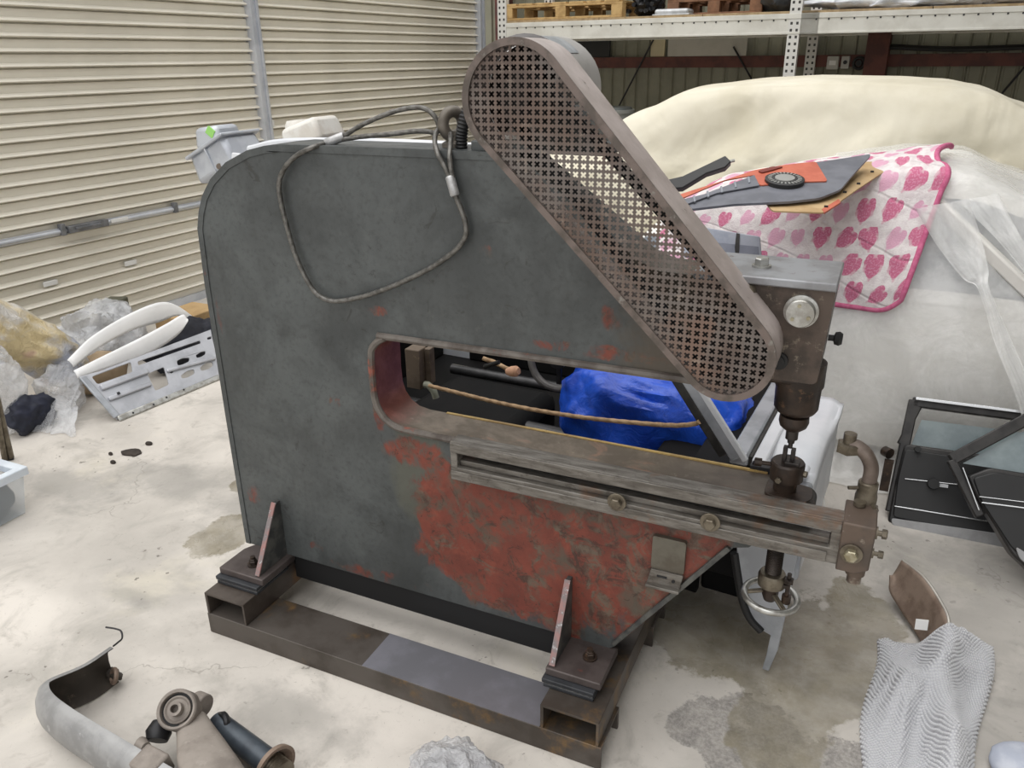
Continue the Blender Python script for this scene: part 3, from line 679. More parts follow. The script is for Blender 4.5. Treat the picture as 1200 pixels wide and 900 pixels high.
build('cable_conduit', MB().tube(cpts, [.011 if i % 2 else .0135 for i in range(len(cpts))], 12), MAT['black_rubber'], mach)
# --- lifting eye on the frame's top edge
ex, ey, ez = -.868, 1.585, 1.372
eye = build('lifting_eye', MB().torus((ex,ey,ez+.046),(.9,-.43,.0),.026,.0125,32,12), M('eye_steel', (112,106,98), (92,86,78), 20, rough=.45, metal=.35), mach)
build('eye_shank', MB().rings([((ex,ey,ez-.004),.026),((ex,ey,ez+.006),.026),((ex,ey,ez+.012),.016),((ex,ey,ez+.026),.014)], 20), bpy.data.materials['eye_steel'], eye)

# ------------------------------------------------------------------ wire rope sling through the lifting eye
MAT['rope_steel'] = M('wire_rope', (112,110,106), (82,80,76), 60, rough=.38, metal=.5)
MAT['ferrule'] = M('ferrule_alloy', (190,190,190), (160,160,160), 40, rough=.4, metal=.5)
sling = thing('wire_rope_sling', 'steel wire rope sling with silver ferrules threaded through the lifting eye', 'wire rope', V((ex,ey,ez+.03)))
FR = YF-.014
fA0, fA1 = Y_(383,167.5,1.545), Y_(402,160,1.555)
fB0, fB1 = Y_(527.5,208,1.507), Y_(533,228,1.502)
rope = [fA0, Y_(366,173,1.508), Y_(347,183,1.506), Y_(333,198,FR), Y_(327,216,FR), Y_(330,240,FR), Y_(337,268,FR), Y_(346,298,FR), Y_(358,325,FR), Y_(371,344,FR), Y_(388,352.5,FR), Y_(410,351,FR), Y_(440,343,FR), Y_(475,329,FR), Y_(508,312,FR), Y_(533,294,FR), Y_(545,278,FR), Y_(546,264,FR), Y_(541,247,FR), fB1]
def strand(name, pts, r, par): return build(name, MB().tube(smooth_path(pts, 26), r, 18, strands=6, pitch=.030), MAT['rope_steel'], par, smooth=50)
strand('rope', rope, .0062, sling)
eyeC = V((ex,ey,ez+.046))
strand('rope_loop', [fA1, Y_(425,146,1.56), Y_(455,133,1.57), Y_(480,126.5,1.575), Y_(497,127,1.578), Y_(508,135,1.58), Y_(514,147,1.583), Y_(511,156,1.583), Y_(501,154,1.575), Y_(484,154,1.568), Y_(455,157.5,1.562), Y_(425,160,1.558), fA1+V((0,-.004,-.006))], .0056, sling)
strand('rope_loop', [fB0, Y_(521,195,1.507), Y_(513,180,1.512), Y_(509.5,165,1.53), Y_(512,154,1.555), Y_(519,149,1.585), Y_(526,153,1.585), Y_(528,163,1.54), Y_(527,180,1.514), Y_(528,195,1.508), fB0+V((.006,0,0))], .0056, sling)
for a, b in ((fA0, fA1), (fB0, fB1)):
    d = (b-a).normalized(); build('ferrule', MB().rings([(a-d*.003,.0085),(a,.0105),(b,.0105),(b+d*.003,.0085)], 20), MAT['ferrule'], sling)

# ------------------------------------------------------------------ pallet rack against the back wall
def WQ(x, y, d):
    """photo measurement -> (metres right of the corner, height) on the plane d in front of the back wall"""
    p = P_(x, y, WP(0, d, 0), SD); return (-(p-S0).dot(SN), p.z)
def rack_paint():
    t = NT('rack_white_punched'); x, y, z = t.xyz()
    v = t.math('ABSOLUTE', t.math('SUBTRACT', t.math('FRACT', t.math('MULTIPLY', z, 1/.050)), .5))
    u = t.math('ABSOLUTE', t.math('SUBTRACT', t.math('ABSOLUTE', t.math('ADD', t.math('MULTIPLY', x, -SN.x), t.math('MULTIPLY', y, -SN.y))), .022))
    hole = t.math('MULTIPLY', t.ramp(v, .19, .22, 1, 0), t.ramp(u, .008, .010, 1, 0))
    return t.fin(t.mix(hole, lin((212,211,207)), lin((46,44,42))), .45)
MAT['rack_up'] = rack_paint()
MAT['rack'] = M('rack_white', (216,215,208), (202,200,192), 5, rough=.45)
MAT['chip'] = M('chipboard', (168,146,112), (146,124,92), 20, rough=.7)
RD = 1.12
rL, rM = WQ(588,20,RD)[0], WQ(929,45,RD)[0]
zb0 = WQ(760,44,RD)[1]; zb1 = zb0+.168
rack = thing('pallet_rack', 'white punched steel pallet rack standing along the back wall', 'rack', WP(rM,RD/2,0))
RW = 2.85
for r in (rL, rM, rM+RW):
    for d in (RD, .12):
        ww = .045
        mb = MB(); poly = [(-ww,.0),(ww,.0),(ww,-.06),(ww-.012,-.06),(ww-.012,-.012),(-ww+.012,-.012),(-ww+.012,-.06),(-ww,-.06)]
        mb.prism(poly, lambda u, v, e: -SN*u+SD*(-v)+V((0,0,e)), 0, 3.4)
        me = bpy.data.meshes.new('upright'); me.from_pydata(mb.v, [], mb.f)
        bm = bmesh.new(); bm.from_mesh(me); bmesh.ops.recalc_face_normals(bm, faces=bm.faces); bm.to_mesh(me); bm.free()
        o = link('upright', me, MAT['rack_up'], rack); o.location = WP(r,d,0)-V(rack.location)
        me.materials.clear(); me.materials.append(MAT['rack_up'])
def rackbox(name, r0, r1, d0, d1, z0, z1, mat, par=rack, bevel=.002): return wbox(name, r0, r1, d0, d1, z0, z1, mat, par, bevel)
for r0 in (rL, rM):
    for d in (RD, .15):
        b = rackbox('beam', r0+.045, r0+RW-.045, d-.05, d-.002, zb0+.012, zb0+.125, MAT['rack'])
        rackbox('beam_lip', r0+.045, r0+RW-.045, d-.05, d+.004, zb0+.112, zb0+.150, MAT['rack'], b)
        rackbox('beam_foot', r0+.045, r0+RW-.045, d-.05, d+.003, zb0, zb0+.016, MAT['rack'], b)
        if d == RD:
            for k in range(int((RW-.3)/.092)):
                build('beam_hole', MB().obox(WP(r0+.16+k*.092, d-.001, zb0+.104), SN*.006, SD*.002, V((0,0,.006))), MAT['dark_metal'], b)
    for k in range(3):
        w = (RW-.1)/3; rackbox('deck_board', r0+.05+k*w, r0+.05+(k+1)*w-.006, .12, RD-.01, zb1-.018, zb1, MAT['chip'])
ZD = zb1
# pallets on the deck
MAT['pine'] = M('pallet_pine', (196,164,112), (170,138,90), 14, rough=.7, c3=(140,112,74), s3=40, l3=.62, h3=.72)
MAT['brownwood'] = M('pallet_brown', (136,98,72), (110,78,56), 12, rough=.7)
def pallet(r0, r1, d0, d1, mat, label):
    t = thing('wooden_pallet', label, 'pallet', WP((r0+r1)/2,(d0+d1)/2,ZD))
    def b(n, *a): return wbox(n, *a, mat, t, .003)
    for rr in (r0, (r0+r1)/2-.05, r1-.1):
        for dd in (d1-.1, (d0+d1)/2-.05, d0):
            b('block', rr, rr+.1, dd, dd+.1, ZD+.020, ZD+.105)
    for dd in (d1-.1, (d0+d1)/2-.05, d0): b('bottom_board', r0, r1, dd, dd+.1, ZD, ZD+.020)
    for dd in (d1-.1, (d0+d1)/2-.05, d0): b('stringer_board', r0, r1, dd, dd+.1, ZD+.105, ZD+.122)
    n = 7
    for k in range(n):
        w = (r1-r0)/n; b('top_board', r0+k*w, r0+(k+1)*w-.03, d0, d1, ZD+.122, ZD+.140)
    return t
pr0, pr1 = WQ(589,10,RD-.02)[0], WQ(729,10,RD-.02)[0]
pallet(pr0, pr1, .12, RD-.02, MAT['pine'], 'light pine pallet at the end of the rack shelf by the red column')
pb0, pb1 = WQ(782,8,.95)[0], WQ(893,8,.95)[0]
pallet(pb0, pb1, .2, .95, MAT['brownwood'], 'dark brown pallet in the middle of the rack shelf')

def crumple(center, rad, amp=.25, sc=5, seed=0, sub=4, flat=None, ridged=True, tf=None):
    """crumpled lump: icosphere pushed in and out by noise; never below flat"""
    bm = bmesh.new(); bmesh.ops.create_icosphere(bm, subdivisions=sub, radius=1.0)
    rv = V(rad); off = V((seed*7.3, seed*3.1, seed*1.7)); c = V(center)
    for v in bm.verts:
        n = v.co.normalized(); q = V((n.x*rv.x, n.y*rv.y, n.z*rv.z))
        a = noise.ridged_multi_fractal((q+off)*sc, 1.0, 2.0, 4, 1.0, 2.0)-.9 if ridged else noise.fractal((q+off)*sc, 1.0, 2.0, 4)
        q = q*(1+amp*a*.6)
        if tf: q = tf(q)
        v.co = c+q
        if flat is not None and v.co.z < flat: v.co.z = flat+(v.co.z-flat)*.02
    bm.verts.index_update(); mb = MB(); mb.add([v.co.copy() for v in bm.verts], [tuple(v.index for v in f.verts) for f in bm.faces]); bm.free(); return mb
MAT['engine_black'] = M('engine_black', (40,40,42), (26,26,28), 20, rough=.4, metal=.4, c3=(150,152,156), s3=16, l3=.63, h3=.68)
MAT['alu'] = M('cast_alloy', (196,198,200), (172,174,176), 14, rough=.4, metal=.4)
e0, e1 = WQ(732,5,.95)[0], WQ(776,5,.95)[0]
eng = thing('engine_part', 'black greasy engine part between the two pallets on the shelf', 'engine part', WP((e0+e1)/2,.8,ZD))
build('casting', crumple(WP((e0+e1)/2,.8,ZD+.14), ((e1-e0)*.36,.16,.15), .5, 9, 3, 4, flat=ZD), MAT['engine_black'], eng, smooth=30)
for k in range(6): build('bolt_boss', MB().cyl(WP(e0+.04+k*.055,.92,ZD+.05+.05*(k % 3)), WP(e0+.04+k*.055,.985,ZD+.05+.05*(k % 3)), .018, n=12), MAT['engine_black'], eng)
a0, a1 = WQ(766,14,RD-.02)[0], WQ(806,14,RD-.02)[0]
ct = thing('rocker_cover', 'bright cast alloy cover lying at the shelf edge', 'engine part', WP((a0+a1)/2,RD-.12,ZD))
build('cover_shell', MB().obox(WP((a0+a1)/2,RD-.12,ZD+.026), SN*((a1-a0)/2), SD*.09, V((0,0,.026))), MAT['alu'], ct, bevel=.02)
build('cover_rim', MB().obox(WP((a0+a1)/2,RD-.12,ZD+.006), SN*((a1-a0)/2+.012), SD*.10, V((0,0,.006))), MAT['alu'], ct, bevel=.004)
d0 = WQ(915,4,.9)[0]
eb = build('black_bag', crumple(WP(d0,.85,ZD+.10), (.16,.18,.11), .35, 7, 8, 4, flat=ZD), M('black_poly', (34,36,40), (52,56,62), 12, rough=.3), origin=WP(d0,.85,ZD)); tag(eb, 'small black bag on the shelf beside the middle upright', 'bag')
w0, w1 = WQ(952,6,RD-.05)[0], WQ(1215,6,RD-.05)[0]
wbag = crumple(WP((w0+w1)/2,RD-.22,ZD+.055), ((w1-w0)/2,.2,.062), .45, 4.5, 5, 5, flat=ZD)
tag(build('plastic_roll', wbag, M('white_film', (226,228,232), (208,212,220), 9, rough=.35, bump=.4, bs=16, bd=.03), origin=WP((w0+w1)/2,RD-.22,ZD)), 'long white plastic wrapped roll lying along the shelf', 'plastic wrap')
# boards stored under the shelf against the wall
def board(name, label, x0, x1, y0, y1, d, mat, z0=None, lean=.0, cat='board'):
    ra, za = WQ(x0, y1, d); rb, zc = WQ(x1, y0, d)
    zlo = .0 if z0 is None else z0
    t = tag(build(name, MB().obox(WP((ra+rb)/2,d,(zlo+zc)/2), SN*((rb-ra)/2), SD*.012, V((0,0,(zc-zlo)/2))), mat, origin=WP((ra+rb)/2,d,zlo), bevel=.003), label, cat); return t
board('black_board', 'black board standing under the shelf beside the motor', 655, 716, 30, 75, .06, M('black_board', (30,30,30), rough=.6), z0=1.542)
board('white_board', 'large white board standing under the shelf on the red girt', 782, 878, 30, 75, .065, M('white_board', (186,182,172), (172,168,158), 3, rough=.5), z0=1.542)
board('cream_board', 'cream board tucked behind the white board on the girt', 762, 781, 30, 75, .05, M('cream_board', (196,184,152), rough=.6), z0=1.542)
tb = thing('grey_tub', 'grey plastic tub standing behind the machine guard by the wall', 'tub', WP(WQ(718,135,1.0)[0], 1.0, 0))
r_, z_ = WQ(718,128,1.0)
build('tub_wall', MB().rings([(WP(r_,1.0,0),.16),(WP(r_,1.0,z_-.03),.19),(WP(r_,1.0,z_-.03),.20),(WP(r_,1.0,z_),.20),(WP(r_,1.0,z_),.185)], 28), M('tub_grey', (140,142,138), rough=.5), tb)
build('tub_lid', MB().rings([(WP(r_,1.0,z_-.005),.185),(WP(r_,1.0,z_+.02),.17)], 28), M('tub_lid_dark', (78,82,80), rough=.5), tb)

# ------------------------------------------------------------------ stripped silver-white car shell right behind the machine
MAT['shell_white'] = M('shell_white_paint', (214,216,220), (200,203,208), 4, rough=.35, spec=.5)
MAT['shell_silver'] = M('shell_bare_silver', (176,180,186), (150,154,160), 7, rough=.35, metal=.35)
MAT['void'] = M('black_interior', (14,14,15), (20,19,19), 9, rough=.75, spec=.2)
MAT['seal'] = M('window_seal', (34,33,32), (52,50,47), 30, rough=.5)
SO = V((-.24,1.82,0))
car = thing('stripped_car', 'stripped white car shell without doors standing close behind the machine', 'car', SO)
car.rotation_euler = (0,0,math.radians(-3.5))
def cbox(n, a, b, mat, par=car, bevel=.008): return build(n, MB().box(a, b), mat, par, bevel=bevel)
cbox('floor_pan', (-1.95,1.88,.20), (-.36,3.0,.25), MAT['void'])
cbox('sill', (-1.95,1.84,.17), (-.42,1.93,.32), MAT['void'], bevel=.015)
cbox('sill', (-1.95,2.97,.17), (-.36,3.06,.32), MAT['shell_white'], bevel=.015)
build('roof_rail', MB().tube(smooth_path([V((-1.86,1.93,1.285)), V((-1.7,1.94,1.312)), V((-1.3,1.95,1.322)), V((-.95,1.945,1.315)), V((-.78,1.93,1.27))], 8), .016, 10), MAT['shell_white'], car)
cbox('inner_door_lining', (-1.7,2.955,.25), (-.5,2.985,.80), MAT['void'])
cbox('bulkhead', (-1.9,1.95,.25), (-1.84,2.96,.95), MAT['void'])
for y, yr in ((1.845,1.93),):
    p, q_ = V((-.235,y,.615)), V((-.765,yr,1.255))
    pl = build('front_pillar', MB().bar(p+V((.008,-.012,0)), q_+V((.008,-.012,0)), .032, .022, (0,1,0)), MAT['shell_silver'], car, bevel=.003)
    build('pillar_seal', MB().bar(p+V((-.026,-.006,0)), q_+V((-.026,-.006,0)), .024, .030, (0,1,0)), MAT['seal'], pl, bevel=.003)
    build('pillar_gutter', MB().bar(p+V((.029,-.018,0)), q_+V((.029,-.018,0)), .014, .014, (0,1,0)), MAT['shell_white'], pl, bevel=.002)
    build('rear_pillar', MB().bar((-1.9,y,.8),(-1.86,yr,1.27),.14,.03,(0,1,0)), MAT['shell_white'], car, bevel=.004)
    build('rear_quarter', MB().prism(round_poly([(-1.97,.22),(-1.72,.22),(-1.66,.5),(-1.66,.86),(-1.97,.86)], .06), fnY, y-.02, y+.02), MAT['shell_white'], car, bevel=.008)
cbox('cowl_rail', (-.252,1.85,.585), (-.205,2.45,.622), MAT['shell_silver'], bevel=.006)
cbox('cowl_seal', (-.205,1.86,.585), (-.196,2.45,.612), MAT['seal'], bevel=.001)
cbox('cowl_rail', (-.196,1.85,.575), (-.160,2.45,.612), MAT['shell_white'], bevel=.006)
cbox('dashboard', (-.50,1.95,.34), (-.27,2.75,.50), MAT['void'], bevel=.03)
hz = lambda x, y: .598-.55*max(0,(x+.08)/.07)**2*.12-.05*abs((y-2.45)/.6)**6+.012*math.sin((y-1.8)*9)*(1 if x < -.05 else 0)
rows = [[V((lerp(-.165,-.040,i/12), lerp(1.815,2.40,j/24), hz(lerp(-.165,-.040,i/12), lerp(1.815,2.40,j/24)))) for j in range(25)] for i in range(13)]
ho = build('front_panel', MB().grid(rows), MAT['shell_white'], car); q = ho.modifiers.new('thickness','SOLIDIFY'); q.thickness = .012; q.offset = -1
cbox('hood_rib', (-.13,1.84,.590), (-.06,1.90,.604), MAT['shell_white'], bevel=.012)
YS = 1.815
fp = [Y_(*p, YS) for p in ((864,600),(864,647),(868,673),(873,700),(882,722),(896,737),(904,741),(899,765),(894,782),(902,783),(913,757),(921,720),(930,680),(938,640),(948,590))]
poly = [(p.x, max(.012,p.z)) for p in fp]
fe = build('front_wing', MB().prism(poly, fnY, YS-.004, YS+.010), MAT['shell_silver'], car, bevel=.002)
build('arch_seal', MB().tube(smooth_path([V((p.x-.006, YS-.004, p.z)) for p in fp[1:6]], 6), .011, 8), MAT['black_rubber'], fe)
cbox('shade_panel', (-.34,2.06,.03), (-.12,2.10,.50), MAT['void'], bevel=.01)  # black panel standing in for the shade behind the wing
cbox('shade_skirt', (-.80,2.04,.02), (-.345,2.07,.21), MAT['void'], bevel=.004)  # black strip standing in for shade below the floor pan
cbox('shade_tray', (-.36,1.88,.52), (-.06,2.4,.545), MAT['void'], bevel=.004)  # added black tray that keeps light off the floor below
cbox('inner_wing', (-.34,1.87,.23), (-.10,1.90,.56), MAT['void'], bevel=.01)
cbox('inner_wing', (-.12,1.83,.30), (-.045,1.87,.575), MAT['shell_silver'], bevel=.01)
cbox('front_valance', (-.075,1.86,.30), (-.045,2.39,.575), MAT['shell_white'], bevel=.012)
# dark bars and a wheel inside
for y, z, x0, x1, r in ((2.35,.62,-1.6,-.7,.016), (2.5,.40,-1.5,-.7,.02), (2.2,.36,-1.6,-.72,.03), (2.62,.56,-1.5,-.6,.012), (2.1,.30,-1.7,-.7,.02)):
    build('seat_rail', MB().cyl((x0,y,z),(x1,y,z+.01),r,n=12), M('dark_rail', (62,61,62), (44,44,45), 10, rough=.35, metal=.4) if 'dark_rail' not in bpy.data.materials else bpy.data.materials['dark_rail'], car)
wc = Y_(641,424,2.25)
sw = build('steering_wheel', MB().torus(wc,(.1,-1,.25),.100,.0125,40,10), M('wheel_black', (104,101,98), (80,77,75), 20, rough=.4), car)
for k in range(3):
    a = math.radians(-90+120*k); build('wheel_spoke', MB().bar(wc, wc+V((.09*math.cos(a),.0,.09*math.sin(a))), .016, .008, (0,1,0)), MAT['dark_metal'], sw)
build('wheel_hub', MB().cyl(wc+V((0,-.02,0)), wc+V((0,.06,0)), .03, n=18), MAT['dark_metal'], sw)
cbox('seat_cushion', (-1.45,1.98,.25), (-1.0,2.45,.42), MAT['void'], bevel=.05)
# timber and rope lashed across the door opening
MAT['oldwood'] = M('old_timber', (112,98,84), (90,78,66), 12, rough=.7, c3=(160,140,112), s3=30, l3=.6, h3=.7)
tw = V(Y_(488,430,2.02)); tz = Y_(488,408,2.02).z; tl = Y_(488,453,2.02).z
tim = thing('timber_block', 'weathered timber block tied to the car shell, seen in the machine throat', 'timber', V((tw.x,2.03,tl)))
build('block', MB().box((tw.x-.028,2.00,tl),(tw.x+.024,2.05,tz)), MAT['oldwood'], tim, bevel=.003)
build('batten', MB().box((tw.x+.026,2.03,tl+.012),(tw.x+.046,2.06,tz-.002)), MAT['oldwood'], tim, bevel=.002)
MAT['rope_tan'] = M('tan_rope', (188,158,122), (160,130,98), 50, rough=.7)
rp = [Y_(503,452,1.99), Y_(535,460,1.97), Y_(580,471,1.96), Y_(630,481,1.95), Y_(690,490,1.94), Y_(750,496,1.92), Y_(790,498.5,1.90), Y_(812,497,1.87), Y_(820,494,1.84)]
lr = thing('lashing_rope', 'tan twisted rope stretched across the car shell in front of blue tarp', 'rope', rp[4])
build('rope_length', MB().tube(smooth_path(rp, 40), .0068, 12, strands=3, pitch=.035), MAT['rope_tan'], lr, smooth=60)
kn = [Y_(566,420,2.05), Y_(578,424,2.05), Y_(590,430,2.04), Y_(600,434,2.03)]
kt = thing('knotted_rope', 'short tan rope end knotted under the upper arm of the machine', 'rope', kn[2])
build('rope_length', MB().tube(smooth_path(kn, 14), .0072, 12, strands=3, pitch=.035), MAT['rope_tan'], kt, smooth=60)
build('rope_end', MB().rings([(kn[3]+V((-.012,-.01,-.002)),.010),(kn[3]+V((.004,-.014,.002)),.016),(kn[3]+V((.022,-.016,.006)),.017),(kn[3]+V((.03,-.016,.008)),.010)], 14), M('rope_end_peach', (206,160,130), rough=.7), kt)
build('cable_tie', MB().cyl(kn[1]+V((-.02,-.02,-.012)), kn[2]+V((-.005,-.02,.022)), .007, n=10), MAT['black_rubber'], kt)
build('hose_stub', MB().tube(smooth_path([Y_(483,458,1.95), Y_(488,459,1.95), Y_(494,466,1.95), Y_(497,474,1.95)], 6), .011, 12), M('pale_hose', (150,152,136), rough=.5), car)

# blue tarpaulin bundle inside the shell
def tarp_shape(q): return q
tc_ = Y_(770,494,2.30)
bm = bmesh.new(); bmesh.ops.create_icosphere(bm, subdivisions=5, radius=1.0)
mb = MB()
for v in bm.verts:
    n = v.co.normalized(); e = .55
    s = lambda t: math.copysign(abs(t)**e, t)
    q = V((s(n.x)*.30, s(n.y)*.20, s(n.z)*.21)); 
    q.z *= 1-.25*(q.x/.3)**2-.12*(q.x/.3); q.x += .10*max(0,-q.z)
    f = noise.ridged_multi_fractal(V((q.x*1.0+q.z*.8+3, q.y, q.z-q.x*.6))*5.0, 1.0, 2.1, 4, 1.0, 2.0)-.9
    g = noise.ridged_multi_fractal(V((q.x+9, q.y, q.z*1.4))*11, 1.0, 2.1, 3, 1.0, 2.0)-.9
    q += n*(f*.030+g*.008)
    v.co = tc_+q
bm.verts.index_update(); mb.add([v.co.copy() for v in bm.verts], [tuple(x.index for x in f.verts) for f in bm.faces]); bm.free()
tp = NT('blue_tarpaulin'); tcol = tp.mix(tp.ramp(tp.noise(6,5), .4, .65), lin((40,92,214)), lin((28,70,180)))
tcol = tp.mix(tp.ramp(tp.noise(60,3,.6,2.0), .68, .74, 0, .6), tcol, lin((150,180,230))); tp.bump(tp.noise(16,5,.6,1.5), .35, .02); tp.fin(tcol, .28)
tag(build('blue_tarp_bundle', mb, tp.m, origin=V((tc_.x,tc_.y,tc_.z-.21)), smooth=60), 'bundle wrapped in crumpled blue tarpaulin inside the white car shell', 'tarp')

# two alloy housings lying on the shell's roof behind the machine
al = thing('lamp_housing', 'silver box-shaped housing with green sticker tipped on the car roof edge', 'housing', Y_(268,185,2.15))
MAT['housing'] = M('housing_silver', (190,194,200), (172,176,184), 10, rough=.38, metal=.3)
def tilt_box(c, half, ang, taper=.88):
    ca, sa = math.cos(ang), math.sin(ang); ux, uz = V((ca,0,sa)), V((-sa,0,ca)); uy = V((0,1,0)); vs = []
    for k, tp_ in ((-1,1.0),(1,taper)):
        for sx, sy in ((-1,-1),(1,-1),(1,1),(-1,1)): vs.append(V(c)+ux*(sx*half[0]*tp_)+uy*(sy*half[1]*tp_)+uz*(k*half[2]))
    return MB().add(vs, [(3,2,1,0),(4,5,6,7),(0,1,5,4),(1,2,6,5),(2,3,7,6),(3,0,4,7)])
c1 = Y_(268,184,2.15)
build('housing_body', tilt_box(c1, (.098,.09,.052), math.radians(26), .90), MAT['housing'], al, bevel=.018)
build('housing_flange', tilt_box(c1+V((-.018,0,.042)), (.098,.094,.006), math.radians(26), 1.0), MAT['housing'], al, bevel=.004)
c2 = Y_(256,160,2.17)
build('housing_neck', tilt_box(c2, (.058,.062,.036), math.radians(8), .86), MAT['housing'], al, bevel=.014)
s0 = Y_(261,147,2.10)
build('green_sticker', tilt_box(c2+V((.022,-.056,.02)), (.017,.003,.014), math.radians(-35), .9), M('green_sticker', (150,206,110), rough=.5), al)
build('housing_rib', tilt_box(c1+V((.0,-.085,.0)), (.004,.006,.046), math.radians(26), .9), MAT['housing'], al, bevel=.002)
build('drain_hole', MB().cyl(Y_(257,195,2.058), Y_(257,195,2.075), .010, n=16), M('dirty_hole', (120,108,96), rough=.6), al)
wh = thing('white_housing', 'white box-shaped housing with round top lying on the car roof', 'housing', Y_(364,166,2.10))
MAT['housing_w'] = M('housing_white', (222,220,214), (206,200,190), 12, rough=.5)
c3 = Y_(366,156,2.12)
build('housing_body', tilt_box(c3, (.080,.07,.036), math.radians(18), .88), MAT['housing_w'], wh, bevel=.014)
build('housing_neck', MB().rings([(Y_(355,155,2.14),.052),(Y_(353,146,2.14)+V((0,0,.0)),.052),(Y_(352,140,2.14),.044)], 24), MAT['housing_w'], wh, smooth=50)

# ------------------------------------------------------------------ covered cars
def loft_car(xs, sec, mat_rows):
    """xs stations; sec(x) -> list of (y, z) from near sill over the roof to far sill"""
    return [[V((x, y, z)) for y, z in sec(x)] for x in xs]
MAT['car_white'] = M('car_white_paint', (243,241,236), (236,233,227), 3, rough=.4)
MAT['car_glass'] = M('car_glass', (132,138,146), (112,118,126), 3, rough=.2)
WY, WW = 3.83, .71
h_tab = [(-1.05,.66),(-.9,.86),(-.6,1.02),(-.2,1.10),(.1,1.145),(.3,1.145),(.5,1.07),(.8,.93),(1.15,.80),(1.7,.75),(2.4,.68),(2.7,.50)]
def wsec(x, off=0.0):
    h = interp(h_tab, x)+off; e = min(1, max(.0, (x+1.1)/.28))**.5*min(1, max(0, (2.76-x)/.3))**.5; w = (WW+off)*(.55+.45*e)
    zb = min(.70, h*.82); pts = [(1.0-.06,.10), (.985,.20), (1.0,.34), (1.005,.50), (.995,.60), (.975,zb), (.955,zb+(h-zb)*.12), (.80,zb+(h-zb)*.82), (.74,zb+(h-zb)*.94), (.62,h-.006), (.4,h+.006), (.15,h+.012)]
    near = [(WY-w*a, z) for a, z in pts]; far = [(WY+w*a, z) for a, z in pts[::-1]]
    return near+far
xs = [-1.08+i*(2.73+1.08)/60 for i in range(61)]
wcar = thing('wrapped_car', 'white car under clear plastic sheeting, standing behind the black doors', 'car', V((.9,WY,0)))
G = loft_car(xs, wsec, None)
nn = len(G[0])
def colslice(a, b): return [r[a:b+1] for r in G]
build('body_shell', MB().grid(colslice(0,6)).grid(colslice(nn-7,nn-1)), MAT['car_white'], wcar, smooth=50)
build('side_glass', MB().grid(colslice(6,7)).grid(colslice(nn-8,nn-7)), MAT['car_glass'], wcar, smooth=50)
build('car_roof', MB().grid(colslice(7,nn-8)), MAT['car_white'], wcar, smooth=50)
gl = [i for i, x in enumerate(xs) if .36 < x < 1.12]
for a in (.26,):
    pb = [V((x, wsec(x)[7][0]-.012+ (1-s)*0, 0)) for x, s in ((.3,1),)]
p1 = wsec(.36); p2 = wsec(.98)
build('window_pillar', MB().bar(Y_(1098,238,3.26), Y_(1222,356,3.105), .05, .03, (0,1,.5)), MAT['car_white'], wcar, bevel=.008)
# clear sheeting draped over it, gathered in folds
film = plastic('clear_sheeting', (246,246,244), .50, .22, .3, 5, spread=.12)
rows = []
for i in range(150):
    x = lerp(-.22, 2.72, i/149); base = wsec(x, .012); sub = []
    pts = smooth_path([V((0,y,z)) for y, z in base], 4)
    for j, p in enumerate(pts):
        zfrac = max(0, min(1, p.z/.9))
        fold = noise.ridged_multi_fractal(V((x*2.6+p.z*.8, j*.012, 3)), 1.0, 2.0, 4, 1.0, 2.0)-.8
        wv = .5+.5*math.sin(x*11+2.0*math.sin(p.z*3))
        o = (1-zfrac)*(.05+.035*fold)+.012*abs(fold)+.006*wv
        y = p.y+(-1 if p.y < WY else 1)*o; sub.append(V((x+.02*fold*(1-zfrac), y, max(p.z+(.01 if zfrac > .8 else 0)*fold, .008))))
    first = sub[0]; skirt = []
    for k, (dy, z) in enumerate(((.16,.006),(.10,.010),(.06,.03),(.035,.065))):
        skirt.append(V((first.x+.01*math.sin(x*40+k), first.y-dy*(.7+.5*noise.noise(V((x*4,k,0)))), z+.006*abs(noise.noise(V((x*9,k*3,1)))))))
    rows.append(skirt+sub)
sheet = thing('plastic_sheeting', 'clear plastic dust sheet draped in folds over the white car', 'plastic sheet', V((1.2,WY,0)))
build('sheet', MB().grid(rows), film, sheet, smooth=180)
def fold_strip(cl, cr, ya, yb):
    A = smooth_path([Y_(x, y, lerp(ya, yb, i/(len(cl)-1))) for i, (x, y) in enumerate(cl)], 10); B = smooth_path([Y_(x, y, lerp(ya, yb, i/(len(cr)-1))) for i, (x, y) in enumerate(cr)], 10)
    return MB().grid([[lerp(a, b, k/12)+V((0,-.018*abs(math.sin(k*1.7+i*.05))-.006*math.sin(i*.3+k),0)) for k in range(13)] for i, (a, b) in enumerate(zip(A, B))])
build('hanging_fold', fold_strip([(1072,244),(1100,290),(1128,325),(1146,338),(1165,400),(1192,470),(1215,560)], [(1135,232),(1150,280),(1158,315),(1160,338),(1186,400),(1216,470),(1245,560)], 3.20, 2.90), film, sheet, smooth=180)
build('hanging_fold', fold_strip([(1118,236),(1150,262),(1185,300),(1230,360)], [(1170,226),(1188,262),(1210,300),(1250,350)], 3.22, 3.06), film, sheet, smooth=180)
build('hanging_fold', fold_strip([(948,470),(950,505),(950,545),(952,600)], [(962,468),(966,505),(964,545),(968,598)], 2.55, 2.50), film, sheet, smooth=180)
# heavy hanging folds at the sheet's end and across the window
fw_ = [V((-.02,2.95,.50)), V((-.03,2.93,.38)), V((-.01,2.88,.22)), V((-.02,2.84,.10)), V((-.0,2.78,.01))]

